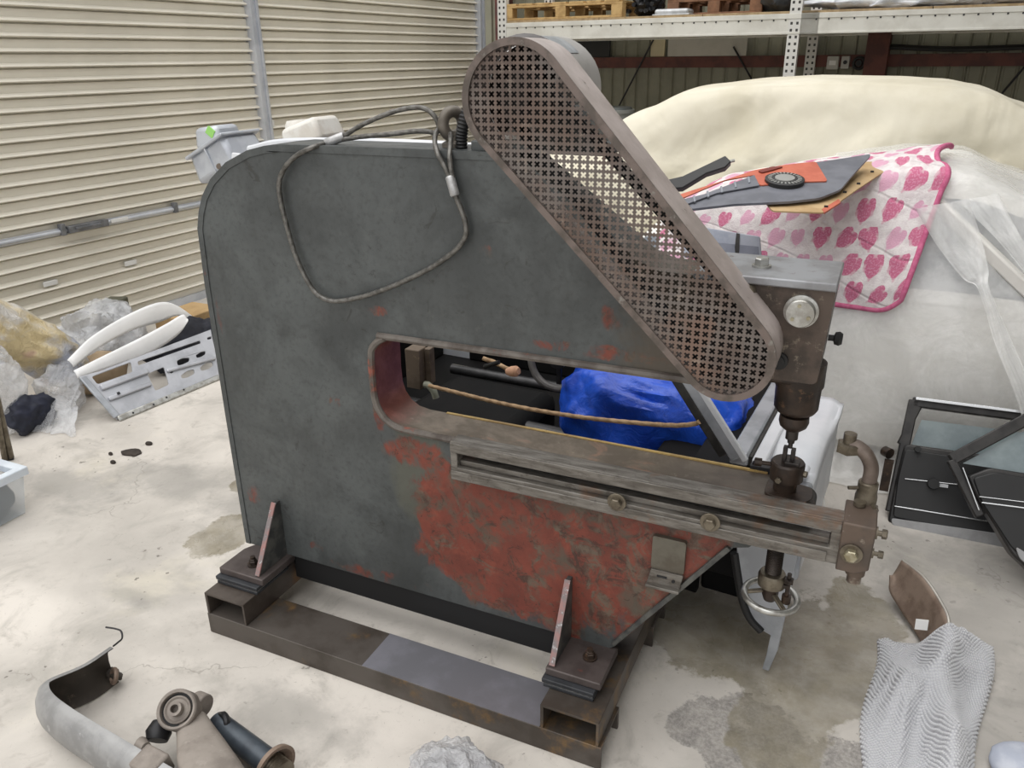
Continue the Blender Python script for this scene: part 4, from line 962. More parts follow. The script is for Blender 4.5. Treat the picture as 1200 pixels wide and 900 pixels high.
# cream cloth cover on the car behind
cream = NT('cream_cover_cloth'); cc = cream.mix(cream.ramp(cream.noise(2.2,6,.6), .35, .65), lin((222,216,198)), lin((208,201,180)))
cream.bump(cream.noise(2.6,2.5,.42,.9), .5, .08); cream.fin(cc, .75)
YC, CW = 5.56, .86
hc = [(-3.0,.55),(-2.7,.80),(-2.2,.90),(-1.72,1.08),(-1.40,1.25),(-1.12,1.365),(-.75,1.405),(-.45,1.418),(.0,1.410),(.25,1.395),(.42,1.365),(.66,1.275),(.95,1.12),(1.3,.98),(1.8,.90),(2.3,.78),(2.5,.5)]
rows = []
for i in range(170):
    x = lerp(-3.1, 2.55, i/169); h = interp(hc, x); e = (min(1, max(0.02, (x+3.15)/.4))*min(1, max(0.02, (2.6-x)/.4)))**.5; w = CW*(.6+.4*e); zb = min(.86, h*.8)
    pts = [(1.10,.0),(1.07,.15),(1.05,.35),(1.04,.55),(1.0,zb),(.93,zb+(h-zb)*.40),(.85,zb+(h-zb)*.80),(.79,zb+(h-zb)*.94),(.72,h-.008),(.45,h+.004),(.2,h+.008)]
    prof = [V((x,YC-w*a,z)) for a, z in pts]+[V((x,YC+w*a,z)) for a, z in pts[::-1]]
    pr = smooth_path(prof, 5); row = []
    for p in pr:
        side = max(0, min(1, (h-.04-p.z)/.25))
        f = noise.ridged_multi_fractal(V((p.x*1.5-p.z*1.4, p.y*.7, p.z*1.1+4)), 1.0, 2.0, 4, 1.0, 2.0)-.9
        sag = math.sin(p.x*2.6+1)*math.cos(p.z*5)
        f2 = noise.ridged_multi_fractal(V((p.x*3.2-p.z*2.6, p.y*.5, p.z*2.2+9)), 1.0, 2.0, 3, 1.0, 2.0)-.9
        o = side*(.060*f+.022*sag+.022*f2)+.006*f
        row.append(V((p.x, p.y-(o if p.y < YC else -o), max(.0, p.z+.01*f*side))))
    rows.append(row)
cv_ = thing('covered_car', 'car hidden under a cream cloth cover in front of the rack', 'covered car', V((-.2,YC,0)))
build('cloth_cover', MB().grid(rows), cream.m, cv_, smooth=180)
sm_ = []
for x in [lerp(-1.45,.9,k/60) for k in range(61)]:
    h = interp(hc, x); zb = min(.86, h*.8); sm_.append(V((x, YC-CW*.765-.012, zb+(h-zb)*.945)))
build('cover_seam', MB().tube(sm_, .004, 6), cream.m, cv_)

# ------------------------------------------------------------------ pink heart blanket over the white car
def heart_mat():
    t = NT('pink_heart_fleece'); uv = t.tc.outputs['UV']; u, v, _ = t.xyz(uv)
    cu, cvv = .084, .094
    row = t.math('FLOOR', t.math('DIVIDE', v, cvv)); odd = t.math('MULTIPLY', t.math('MODULO', t.math('ABSOLUTE', row), 2), .5)
    a = t.math('ADD', t.math('DIVIDE', u, cu), odd); col = t.math('FLOOR', a)
    fx = t.math('SUBTRACT', t.math('FRACT', a), .5); fz = t.math('SUBTRACT', t.math('FRACT', t.math('DIVIDE', v, cvv)), .5)
    cb = t.n.new('ShaderNodeCombineXYZ'); t.L(col, cb.inputs[0]); t.L(row, cb.inputs[1])
    wn = t.n.new('ShaderNodeTexWhiteNoise'); wn.noise_dimensions = '2D'; t.L(cb.outputs[0], wn.inputs['Vector']); rnd = wn.outputs['Value']
    ang = t.math('MULTIPLY', t.math('SUBTRACT', rnd, .30), 1.3); ca, sa = t.math('COSINE', ang), t.math('SINE', ang)
    X = t.math('SUBTRACT', t.math('MULTIPLY', fx, ca), t.math('MULTIPLY', fz, sa)); Zz = t.math('ADD', t.math('MULTIPLY', fx, sa), t.math('MULTIPLY', fz, ca))
    sz = t.math('ADD', .92, t.math('MULTIPLY', t.math('FRACT', t.math('MULTIPLY', rnd, 3.7)), .4)); X = t.math('MULTIPLY', t.math('MULTIPLY', X, 3.1), sz); Zz = t.math('MULTIPLY', t.math('MULTIPLY', Zz, 2.45), sz)
    X = t.math('ADD', X, t.math('MULTIPLY', t.math('SUBTRACT', t.noise(55, 3, .5, co=uv), .5), .35))
    s2 = t.math('SUBTRACT', t.math('ADD', t.math('MULTIPLY', X, X), t.math('MULTIPLY', Zz, Zz)), 1)
    hrt = t.math('SUBTRACT', t.math('MULTIPLY', t.math('MULTIPLY', s2, s2), s2), t.math('MULTIPLY', t.math('MULTIPLY', X, X), t.math('MULTIPLY', t.math('MULTIPLY', Zz, Zz), Zz)))
    mask = t.ramp(hrt, -.06, .06, 1, 0)
    pink = t.mix(t.math('GREATER_THAN', t.math('FRACT', t.math('MULTIPLY', rnd, 7.3)), .5), lin((200,104,138)), lin((216,166,188)))
    pink = t.mix(t.ramp(t.noise(160, 3, .6, co=uv), .45, .65, 0, .5), pink, lin((228,178,200)))
    base = t.mix(t.ramp(t.noise(30, 4, co=uv), .4, .65), lin((232,226,225)), lin((216,206,207)))
    c = t.mix(t.math('MULTIPLY', mask, .95), base, pink)
    dv = t.math('ABSOLUTE', t.math('SUBTRACT', t.math('FRACT', t.math('DIVIDE', t.math('ADD', v, t.math('MULTIPLY', u, .42)), .16)), .5))
    quilt = t.ramp(dv, 0, .05, 1, 0)
    t.bump(t.math('SUBTRACT', t.noise(170, 3, .6, co=uv), t.math('MULTIPLY', quilt, 1.6)), .5, .006)
    return t.fin(c, .9, 0, .15)
hm = heart_mat()
NU, NV = 90, 56
def blanket_pt(u, v):
    """u 0..1 left to right, v 0 hem .. 1 on the roof"""
    xr_ = lerp(.125, .20, min(1, v/.6)); xl = -.80
    x = lerp(xl, xr_, u)
    hem = lerp(.70, .675, u); cor = max(0, (u-.90)/.10); hem += .05*cor**2.5
    s = wsec(x, .022); h = interp(h_tab, x)
    ys, zs = s[6][0], s[6][1]; ye, ze = s[8][0], s[8][1]
    if v < .62:
        t = v/.62; z = lerp(hem, ze, t); tt = (z-zs)/(ze-zs); y = lerp(ys, ye, max(0, tt)) if tt > 0 else ys-.0
        y -= .034
    else:
        t = (v-.62)/.38; y = lerp(ye-.034, WY-.10, t); z = lerp(ze, h+.034, min(1, t*2.4)**.6)
    f = noise.fractal(V((x*4.5+v*2, v*3, 2)), 1, 2, 3)
    y -= .018*abs(f)+.010*math.sin(x*9+v*2)*(1 if v < .55 else .2)*.6; z += .012*abs(f)*(1 if v > .5 else .2)
    if u > .86 and v > .55:       # the thrown-up corner
        k = (u-.86)/.14*min(1, (v-.55)/.2); z += .034*k*abs(math.sin(v*9+u*6)); x += .03*k*math.sin(v*14); y -= .02*k
    return V((x, y, z))
rows = [[blanket_pt(i/NU, j/NV) for i in range(NU+1)] for j in range(NV+1)]
uvs = []
for j in range(NV+1):
    for i in range(NU+1): uvs.append(((i/NU)*.98, (j/NV)*.72))
bl = thing('heart_blanket', 'white fleece blanket with pink hearts hanging over the wrapped car', 'blanket', V((-.3,WY-WW,.70)))
fl = build('fleece', MB().grid(rows), hm, bl, smooth=180, uv=uvs)
q = fl.modifiers.new('thickness','SOLIDIFY'); q.thickness = .008; q.offset = 1
edge = [rows[0][i] for i in range(NU+1)]+[rows[j][NU] for j in range(1, NV+1)]
build('binding', MB().tube([p+V((0,-.003,0)) for p in edge], .0105, 10), M('pink_binding', (206,110,146), (190,92,130), 60, rough=.85), bl, smooth=60)

# door cards and trim lying on the blanket
pn0 = V((0, 3.30, 1.205)); pnn = V((.05,-.20,.98)).normalized()
MAT['vinyl_grey'] = M('grey_vinyl', (114,116,124), (98,100,108), 8, rough=.5)
MAT['vinyl_red'] = M('orange_vinyl', (200,108,82), (184,92,68), 10, rough=.55)
MAT['hardboard'] = M('hardboard', (196,168,126), (176,146,104), 7, rough=.75, c3=(130,100,70), s3=14, l3=.62, h3=.72)
def slab(poly_px, p, n, t, lift=0):
    n = V(n).normalized(); top = [P_(x, y, V(p)+n*lift, n) for x, y in poly_px]; bot = [q-n*t for q in top]; k = len(top)
    return MB().add(top+bot, [tuple(range(k)), tuple(range(k, 2*k))[::-1]]+[(i, (i+1) % k, k+(i+1) % k, k+i) for i in range(k)])
hb = thing('hardboard_panel', 'brown hardboard door panel back lying under the grey door card', 'panel', P_(960,240,pn0,pnn))
build('board', slab(round_poly([(905,247),(966,249),(1004,222),(1048,193),(1040,189),(985,190),(880,215)], 4), pn0+V((0,0,-.055)), (.02,-.12,.99), .005), MAT['hardboard'], hb, smooth=0)
build('board_edge', slab([(966,249),(985,237),(983,233),(963,245)], pn0+V((0,0,-.055)), (.02,-.12,.99), .006, .001), MAT['vinyl_red'], hb, smooth=0)
for x, y in ((1006,216),(1022,202),(990,226),(968,243)):
    c = P_(x, y, pn0+V((0,0,-.055)), (.02,-.12,.99)); build('clip', MB().box(c+V((-.006,-.004,0)), c+V((.006,.004,.006))), MAT['seal'], hb)
dc = thing('vinyl_door_card', 'grey vinyl door card with orange insert and round speaker on the blanket', 'door card', P_(900,225,pn0,pnn))
build('card', slab(round_poly([(786,237),(880,214),(935,193),(985,186),(1022,180),(1000,204),(985,222),(960,232),(925,236),(860,239),(800,246)], 5), pn0, pnn, .008), MAT['vinyl_grey'], dc, smooth=0)
build('insert', slab(round_poly([(786,231),(840,214),(885,199),(920,193),(956,189),(970,212),(935,213),(890,217),(884,205),(850,211),(800,232)], 3), pn0, pnn, .004, .005), MAT['vinyl_red'], dc, smooth=0)
build('arm_pull', slab(round_poly([(888,200),(905,195),(918,195),(905,199),(893,202)], 2), pn0, pnn, .004, .010), M('dark_pull', (120,50,40), rough=.6), dc, smooth=0)
build('insert_pocket', slab([(800,237),(884,205),(890,217),(840,226),(802,240)], pn0, pnn, .004, .007), MAT['vinyl_grey'], dc, smooth=0)
for k in range(5):
    x0 = 812+k*16; y0 = 232.5-k*5.6; build('pocket_ridge', slab([(x0,y0-3),(x0+2.2,y0-3.6),(x0+3.4,y0+3.2),(x0+1.2,y0+3.8)], pn0, pnn, .004, .010), M('ridge_grey', (140,144,152), rough=.5) if 'ridge_grey' not in bpy.data.materials else bpy.data.materials['ridge_grey'], dc, smooth=0)
sc_ = P_(919,214,pn0,pnn); ux = (P_(940,212,pn0,pnn)-sc_).normalized(); rr = (P_(940.5,212,pn0,pnn)-sc_).length
spk = build('speaker_ring', MB().rings([(sc_,rr),(sc_+pnn*.014,rr),(sc_+pnn*.016,rr*.92)], 36), M('speaker_black', (38,38,38), rough=.5), dc)
for k in range(26):
    a = 2*PI*k/26; e1_ = ux; e2_ = pnn.cross(ux); d_ = e1_*math.cos(a)+e2_*math.sin(a)
    build('grille_slot', MB().bar(sc_+d_*rr*.66+pnn*.0165, sc_+d_*rr*.86+pnn*.0165, .005, .002, pnn), M('grille_grey', (150,150,146), rough=.5) if 'grille_grey' not in bpy.data.materials else bpy.data.materials['grille_grey'], spk)
build('speaker_centre', MB().rings([(sc_+pnn*.014,rr*.52),(sc_+pnn*.019,rr*.50),(sc_+pnn*.020,rr*.40)], 30), bpy.data.materials['grille_grey'], spk)
bt = thing('black_trim_piece', 'black plastic trim strip lying behind the grey door card', 'trim', P_(820,205,pn0,pnn))
build('strip', slab([(772,222),(778,211),(800,206),(850,182),(857,189),(850,196),(828,203),(800,220)], pn0+V((0,0,.01)), (.1,-.75,.65), .03), M('black_trim', (36,36,37), rough=.45), bt, bevel=.004)
build('clip_peg', MB().cyl(P_(852,190,pn0,(.1,-.75,.65)), P_(861,188,pn0,(.1,-.75,.65)), .006, n=8), MAT['bright'], bt)
gp = thing('grey_panel_offcut', 'pale grey sheet metal offcut with a torn mark beside the blanket', 'panel', Y_(850,295,2.6))
gn_ = (0.1,-.9,.42); gp0 = V((-.40,3.03,.86))
build('sheet', slab(round_poly([(800,262),(836,268),(891,277),(893,304),(850,304),(800,300)], 3), gp0, gn_, .03), M('offcut_grey', (168,172,182), (140,146,160), 6, rough=.35), gp, bevel=.004)
build('offcut_band', slab([(806,281),(889,289),(890,303),(850,303),(812,301)], gp0, gn_, .004, .002), M('offcut_dark', (108,112,124), (128,132,144), 8, rough=.4), gp, smooth=0)
build('tear', slab([(863,273),(867,274),(866,300),(862,304),(861,290)], gp0, gn_, .003, .004), MAT['seal'], gp, smooth=0)

# ------------------------------------------------------------------ two black car doors leaning in front of the wrapped car
MAT['door_black'] = M('door_black_vinyl', (20,20,21), (15,15,16), 10, rough=.45)
MAT['door_frame'] = M('door_frame_metal', (52,50,49), (34,33,33), 14, rough=.35, metal=.3)
MAT['chrome'] = M('chrome_strip', (204,206,208), rough=.18, metal=.9)
MAT['kick'] = M('kick_panel_grey', (152,152,153), (136,136,137), 10, rough=.6)
MAT['door_glass'] = M('tinted_window', (112,124,128), (134,146,148), 6, rough=.15)
def door(name, label, base_y, pts, tiltn):
    p0 = V((0, base_y, 0)); n = V(tiltn).normalized(); t = thing(name, label, 'car door', P_(*pts['base'], p0, n))
    S = lambda poly, th, lift=0: slab(poly, p0, n, th, lift)
    build('skin', S(round_poly(pts['skin'], 6), .07, -.006), MAT['door_frame'], t, bevel=.006)
    build('inner_card', S(round_poly(pts['card'], 5), .02, .0), MAT['door_black'], t, bevel=.004)
    build('kick_panel', S(round_poly(pts['kick'], 5), .01, .006), MAT['kick'], t, bevel=.002)
    build('window_glass', S(pts['glass'], .004, -.03), MAT['door_glass'], t, smooth=0)
    fr = pts['frame']
    for a, b, w in fr: build('window_frame', MB().bar(P_(*a,p0,n)+n*-.03, P_(*b,p0,n)+n*-.03, w, .035, n), MAT['door_frame'], t, bevel=.004)
    for a, b, w in pts['bright']: build('bright_strip', MB().bar(P_(*a,p0,n)+n*.004, P_(*b,p0,n)+n*.004, w, .008, n), MAT['chrome'], t, bevel=.001)
    for x, y, r in pts.get('knobs', ()): c = P_(x,y,p0,n); build('window_winder', MB().rings([(c,r*.5),(c+n*.018,r*.5),(c+n*.02,r),(c+n*.034,r*.9)], 16), MAT['black_rubber'], t)
    return t, p0, n
D1 = dict(base=(1110,625), skin=[(1040,612),(1050,560),(1060,520),(1290,553),(1300,660),(1180,645),(1060,628)],
    card=[(1046,606),(1052,560),(1061,526),(1290,560),(1290,650),(1180,634)], kick=[(1044,607),(1190,628),(1290,646),(1290,668),(1190,645),(1060,625),(1046,616)],
    glass=[(1068,521),(1080,492),(1170,503),(1290,520),(1290,552)], frame=[((1044,600),(1072,468),.035),((1070,470),(1300,500),.035),((1055,520),(1078,475),.02)],
    bright=[((1073,467),(1300,496),.010),((1060,561),(1160,572),.003),((1048,593),(1165,612),.004)], knobs=((1075,527,.012),(1093,567,.020)))
dA, p0A, nA = door('black_car_door', 'black car door with winder and bright trim leaning on the wrapped car', 2.745, D1, (0,-.88,.47))
build('door_pull', MB().bar(P_(1096,568,p0A,nA)+nA*.02, P_(1110,570,p0A,nA)+nA*.03, .012, .010, nA), MAT['chrome'], dA)
build('hinge_bracket', MB().rings([(P_(1036,528,p0A,nA),.018),(P_(1036,528,p0A,nA)+V((.02,-.02,0)),.020)], 16).box(P_(1040,560,p0A,nA)+V((-.02,-.01,-.05)), P_(1040,560,p0A,nA)+V((.01,.01,.07))), MAT['oily'], dA)
D2 = dict(base=(1190,660), skin=[(1146,585),(1133,558),(1160,548),(1330,575),(1340,720),(1230,690),(1186,650),(1165,615)],
    card=[(1150,588),(1140,560),(1165,553),(1330,582),(1330,715),(1230,684),(1184,640)], kick=[(1190,640),(1230,665),(1330,690),(1330,705),(1230,680),(1195,655)],
    glass=[(1128,543),(1200,505),(1330,470),(1330,575)], frame=[((1116,538),(1215,485),.038),((1213,487),(1340,455),.038),((1116,538),(1150,605),.028)],
    bright=[((1150,589),(1330,612),.004),((1147,582),(1330,604),.0025),((1128,548),(1147,598),.004)], knobs=())
door('black_car_door', 'black car door whose window frame overlaps the other door', 2.42, D2, (0,-.86,.51))

# ------------------------------------------------------------------ bubble wrapped parcel and the rusty bracket poking out of it
def bubble_mat(): return plastic('bubble_wrap_film', (206,207,212), .62, .2, .3, 20, varied=False)
bo = [Z_(1008,905,0), Z_(1005,850,0), Z_(1012,800,0), Z_(1028,758,0), Z_(1085,758,0), Z_(1140,752,.02), Z_(1155,775,0), Z_(1150,830,0), Z_(1128,905,0)]
def parcel():
    a0, a1 = Z_(1000,985,.0), Z_(1026,752,.0); b0, b1 = Z_(1136,985,.0), Z_(1160,760,.0)
    rows = []
    for i in range(70):
        t = i/69; L = lerp(a0.x, a1.x, t)+.012*math.sin(t*9), lerp(a0.y, a1.y, t); Rr = lerp(b0.x, b1.x, t)+.012*math.sin(t*7+2), lerp(b0.y, b1.y, t); row = []
        for j in range(57):
            s = j/56; x = lerp(L[0], Rr[0], s); y = lerp(L[1], Rr[1], s)
            prof = max(0, 4*s*(1-s))**.45; endf = min(1, (1-t)/.10+.05)**.5
            ridge = math.exp(-((s-.62-.12*math.sin(t*5))/.16)**2)
            h = prof*(.045+.105*ridge*(.55+.45*t))*endf
            fold = noise.ridged_multi_fractal(V((s*1.5-t*1.1, t*1.4+s, 7)), 1.0, 2.0, 3, 1.0, 2.0)-.9
            f3 = abs(math.sin(3.2*(s-.5)+4.6*t+.8))*.5+abs(math.sin(5.0*(t-.4)-3.5*s))*.35; h += prof*(.034*fold+.070*(.55-f3)*endf); row.append(V((x, y+ .01*fold, max(.004, h))))
        rows.append(row)
    mb = MB().grid(rows); return mb
pm = parcel(); bwm = bubble_mat()
bw = thing('bubble_wrap_parcel', 'parcel wrapped in silvery bubble wrap lying on the floor', 'parcel', Z_(1080,840,0))
wf_ = build('wrap_film', pm, bwm, bw, smooth=180)
q = wf_.modifiers.new('thickness','SOLIDIFY'); q.thickness = .003; q.offset = 1
G2 = [pm.v[i*57:(i+1)*57] for i in range(70)]
def surf(t, s):
    a = min(t*69, 68.999); b = min(s*56, 55.999); i, j = int(a), int(b); u, v = a-i, b-j
    p00, p10, p01, p11 = G2[i][j], G2[i+1][j], G2[i][j+1], G2[i+1][j+1]
    return p00*((1-u)*(1-v))+p10*(u*(1-v))+p01*((1-u)*v)+p11*(u*v)
bub = MB(); NR, NC = 84, 44
for i in range(NR):
    for j in range(NC):
        t = (i+.5)/NR; s_ = (j+.5+(.25 if i % 2 else -.25))/NC; c = surf(t, s_); e = .004
        n = (surf(min(1,t+e), s_)-surf(max(0,t-e), s_)).cross(surf(t, min(1,s_+e))-surf(t, max(0,s_-e)))
        if n.length < 1e-9: continue
        n.normalize(); n = n if n.z > 0 else -n; a1 = n.cross(V((0,1,0))).normalized(); a2 = n.cross(a1); r = .0042; vs_ = []
        for k, (rr_, hh) in enumerate(((1.0,.0),(.78,.0026))):
            for m_ in range(6): th = PI*m_/3; vs_.append(c+n*(hh+.003)+(a1*math.cos(th)+a2*math.sin(th))*(r*rr_))
        vs_.append(c+n*.0064); fs_ = [(m_, (m_+1) % 6, 6+(m_+1) % 6, 6+m_) for m_ in range(6)]+[(6+m_, 6+(m_+1) % 6, 12) for m_ in range(6)]
        bub.add(vs_, fs_)
bo_ = build('bubbles', bub, plastic('bubble_film', (236,237,240), .5, .10, .05, 30, varied=False), bw, smooth=80); bo_['kind'] = 'stuff'
bd = build('blue_white_cloth', crumple(V(Z_(1222,905,.02)), (.10,.07,.035), .25, 8, 11, 4, flat=.001), M('pale_blue_cloth', (176,182,196), (196,200,210), 12, rough=.7), origin=V((Z_(1205,895,0)))); tag(bd, 'pale blue crumpled cloth on the floor beside the parcel', 'cloth')
MAT['rusty'] = M('rusty_sheet', (142,124,110), (116,98,86), 14, rough=.6, metal=.2, c3=(138,120,104), s3=30, l3=.58, h3=.68, bump=.2, bs=60)
rows = []
cl_ = [(Z_(1042,674,.09), Z_(1058,657,.13)), (Z_(1043,693,.05), Z_(1082,676,.14)), (Z_(1056,715,.03), Z_(1101,703,.13)), (Z_(1072,738,.015), Z_(1112,728,.12)), (Z_(1083,757,.01), Z_(1106,755,.08))]
La = smooth_path([c[0] for c in cl_], 6); Lb = smooth_path([c[1] for c in cl_], 6)
for a, b in zip(La, Lb):
    rows.append([lerp(a, b, k/10)+V((0,0,-.02*math.sin(PI*k/10))) for k in range(11)])
rb = thing('rusty_bracket', 'curved rusty steel bracket sticking out of the bubble wrap', 'bracket', V((La[3].x,La[3].y,0)))
r_o = build('blade', MB().grid(rows), MAT['rusty'], rb, smooth=60); q = r_o.modifiers.new('thickness','SOLIDIFY'); q.thickness = .006
build('blade_edge', MB().tube(Lb, .005, 8), M('worn_edge', (176,172,164), rough=.4, metal=.4), rb)
build('white_tag', MB().obox(Z_(1080,732,.085), V((.016,.004,0)), V((0,.002,.0)), V((0,.006,.012))), MAT['white_plastic'], rb)

# ------------------------------------------------------------------ heap of panels by the shutter
def q5(x, y): return (70+x/5.295, 330+y/5.295)
T0, T1 = Z_(137,493,.004), Z_(262,441,.004); tdir = (T1-T0).normalized(); tup = (V((-.62,.10,.72))).normalized(); tn = tdir.cross(tup).normalized()
if tn.x < 0: tn = -tn
MAT['tail_silver'] = M('silver_panel', (188,190,196), (170,172,178), 8, rough=.35, metal=.3)
tl_ = thing('tailgate_panel', 'silver pressed steel tailgate panel with cut-outs leaning by the shutter', 'car panel', T0)
def tp2(x, y):
    p = P_(*q5(x, y), T0, tn); d = p-T0; b = d.dot(tdir); up = tn.cross(tdir).normalized(); up = up if up.z > 0 else -up
    return (b, d.dot(up))
tu = tn.cross(tdir).normalized(); tu = tu if tu.z > 0 else -tu
tfn = lambda u, v, d: T0+tdir*u+tu*v+tn*d
outl = [tp2(*p) for p in ((118,592),(240,560),(520,455),(935,300),(960,420),(990,590),(660,740),(355,856))]
hl = [[(195,592),(440,500),(452,562),(232,640)], [(480,498),(868,366),(876,384),(486,523)], [(542,575),(645,530),(677,640),(592,680)], [(724,493),(760,475),(806,474),(802,497),(765,515),(730,524)],
      [(749,585),(790,555),(832,545),(836,572),(790,598),(756,603)], [(842,458),(876,436),(905,432),(903,452),(875,470),(848,476)], [(868,535),(905,505),(948,500),(950,523),(915,548),(876,556)], [(912,350),(938,340),(942,356),(915,364)]]
holes = [round_poly([tp2(*p) for p in h_], .012) for h_ in hl]
build('pressing', MB().prism(outl, tfn, -.004, .004, holes=holes), MAT['tail_silver'], tl_, bevel=.0015)
def pseg(a, b, w, h, mat, name): build(name, MB().bar(tfn(*tp2(*a), .010), tfn(*tp2(*b), .010), w, h, tn), mat, tl_, bevel=.005)
pseg((250,665), (540,560), .030, .018, MAT['tail_silver'], 'swage'); pseg((300,735), (560,640), .022, .014, MAT['tail_silver'], 'swage'); pseg((660,560), (960,480), .018, .014, MAT['tail_silver'], 'swage')
pseg((358,858), (985,598), .030, .012, MAT['bright'], 'lower_flange'); pseg((135,600), (352,846), .032, .014, MAT['shell_silver'], 'side_flange')
for p in ((355,706),(690,563),(838,506)): build('stud_hole', MB().obox(tfn(*tp2(*p), .0225 if p[0] < 400 else .0045), tdir*.007, tu*.006, tn*.0015), MAT['dark_metal'], tl_)
for p in ((448,824),(575,772),(655,728),(762,680)): build('flange_hole', MB().cyl(tfn(*tp2(*p), .0155), tfn(*tp2(*p), .0175), .005, n=10), MAT['dark_metal'], tl_)
# white curved trims in front of / above it
MAT['trim_white'] = M('white_trim', (246,246,246), (238,238,238), 6, rough=.4)
def ribbon(name, label, up_px, lo_px, xa, xb):
    A = smooth_path([X_(*q5(*p), lerp(xa, xb, i/(len(up_px)-1))) for i, p in enumerate(up_px)], 8); B = smooth_path([X_(*q5(*p), lerp(xa, xb, i/(len(lo_px)-1))+.02) for i, p in enumerate(lo_px)], 8)
    o = build(name, MB().grid([[lerp(a, b, k/6)+V((.005*math.sin(PI*k/6),0,.003*math.sin(PI*k/6))) for k in range(7)] for a, b in zip(A, B)]), MAT['trim_white'], origin=V((A[0].x,A[0].y,max(0,A[0].z-.02))), smooth=60)
    q = o.modifiers.new('thickness','SOLIDIFY'); q.thickness = .004; tag(o, label, 'trim'); return o
ribbon('curved_trim', 'white curved trim arching over the crumpled plastic bag by the shutter', [(46,485),(205,335),(440,196),(620,128),(730,150),(856,238)], [(88,530),(250,408),(445,305),(610,255),(740,212),(822,258)], -3.36, -3.40)
ribbon('curved_trim', 'white curved trim resting along the top edge of the tailgate panel', [(86,552),(275,458),(500,348),(660,262),(760,205),(790,228)], [(112,598),(305,535),(530,462),(672,378),(752,312),(796,246)], -3.30, -3.28)
# crumpled clear bag, cardboard, dark cloth
clear_bag = plastic('crumpled_bag', (232,234,238), .55, .2, .6, 30)
b1 = X_(118,393,-3.72)
tag(build('plastic_bag', crumple(V((b1.x,b1.y,max(.17,b1.z))), (.16,.20,.17), .55, 6, 21, 5, flat=.004), clear_bag, origin=V((b1.x,b1.y,0)), smooth=40), 'crumpled clear plastic bag behind the white curved trim', 'plastic bag')
MAT['card'] = M('cardboard', (190,160,116), (172,142,100), 6, rough=.8)
cb0 = X_(222,372,-3.62)
cbx = thing('cardboard_box', 'small cardboard box between the tailgate panel and the machine', 'box', V((cb0.x,cb0.y,0)))
build('carton', MB().box((cb0.x-.13,cb0.y-.14,0),(cb0.x+.10,cb0.y+.16,cb0.z+.04)), MAT['card'], cbx, bevel=.006)
build('carton_flap', MB().box((cb0.x+.101,cb0.y-.10,.02),(cb0.x+.108,cb0.y+.10,cb0.z-.01)), MAT['card'], cbx, bevel=.002)
tag(build('dark_cloth_heap', crumple(V((-3.36,3.05,.09)), (.10,.30,.13), .5, 7, 31, 5, flat=.003), M('navy_cloth', (42,44,54), (30,32,40), 10, rough=.8), origin=V((-3.40,3.02,0)), smooth=60), 'dark navy cloth heap behind the tailgate panel', 'cloth')
tag(build('tan_sack', crumple(V((-3.48,2.52,.09)), (.10,.16,.10), .25, 7, 33, 4, flat=.003), M('tan_sack', (168,148,122), (150,130,104), 12, rough=.8), origin=V((-3.48,2.52,0)), smooth=60), 'tan sack lying behind the cut-outs of the tailgate panel', 'sack')
hb2 = X_(131,372,-3.85)
tag(build('khaki_box', MB().obox(V((hb2.x-.05,hb2.y+.06,.15)), V((.05,.02,0)), V((-.02,.07,0)), V((0,0,.15))), M('khaki_box', (92,92,78), rough=.7), origin=V((hb2.x-.05,hb2.y+.06,0)), bevel=.01), 'khaki box standing against the shutter behind the clear bag', 'box')
# foam and film wrapped bundle at the left
def foam_mat():
    t = NT('film_over_foam'); n = t.noise(4.5, 5, .6, .6)
    c = t.mix(t.ramp(n, .38, .55), lin((212,208,202)), lin((208,190,148))); c = t.mix(t.ramp(t.noise(3,4,.5), .55, .68), c, lin((176,182,198))); c = t.mix(t.ramp(t.noise(5,3,.5,.4), .64, .72), c, lin((190,160,138)))
    t.bump(t.noise(26,5,.6,1.4), .7, .02); return t.fin(c, .3)
fmz = X_(8,330,-3.50).z
fb = X_(20,430,-3.50)
wbn = thing('wrapped_bundle', 'tall bundle of yellow foam and clear film leaning at the shutter', 'bundle', V((-3.52,1.92,0)))
fc = X_(40,405,-3.50)
build('foam_core', crumple(V((-3.53,fc.y,max(.30,fc.z))), (.13,.15,.30), .45, 6, 41, 5, flat=.06, tf=lambda q: V((q.x, q.y-.80*q.z, q.z))), foam_mat(), wbn, smooth=50)
film2 = plastic('bundle_film', (236,238,242), .46, .2, .6, 22)
f1, f2 = X_(72,458,-3.40), X_(8,468,-3.42)
build('film_wrap', crumple(V((-3.40,f1.y,f1.z+.02)), (.07,.10,.13), .6, 8, 43, 5, flat=.012), film2, wbn, smooth=50)
build('film_wrap', crumple(V((-3.42,f2.y,f2.z+.03)), (.06,.08,.18), .6, 8, 47, 5, flat=.012), film2, wbn, smooth=50)
tail = []
for i in range(18):
    t = i/17; a = X_(lerp(68,92,min(1,t*1.6)), lerp(425,448,t), -3.36); b = Z_(lerp(34,88,t), lerp(505,511,t), .006); tail.append([lerp(a, b, k/14)+V((.03*noise.noise(V((t*5,k*.4,1))), .02*noise.noise(V((t*6,k*.5,4))), 0)) for k in range(15)])
build('film_tail', MB().grid(tail), film2, wbn, smooth=60)
tag(build('navy_bag', crumple(V((-3.36,X_(36,480,-3.36).y,.075)), (.06,.09,.075), .8, 8, 45, 5, flat=.003), M('navy_bag', (34,38,56), (26,30,44), 14, rough=.7), origin=V((-3.36,X_(36,480,-3.36).y,0)), smooth=60), 'navy blue bag under the film of the wrapped bundle', 'bag')
st = thing('folded_stand', 'grey metal stand leg beside the clear storage bin', 'stand', Z_(10,535,0))
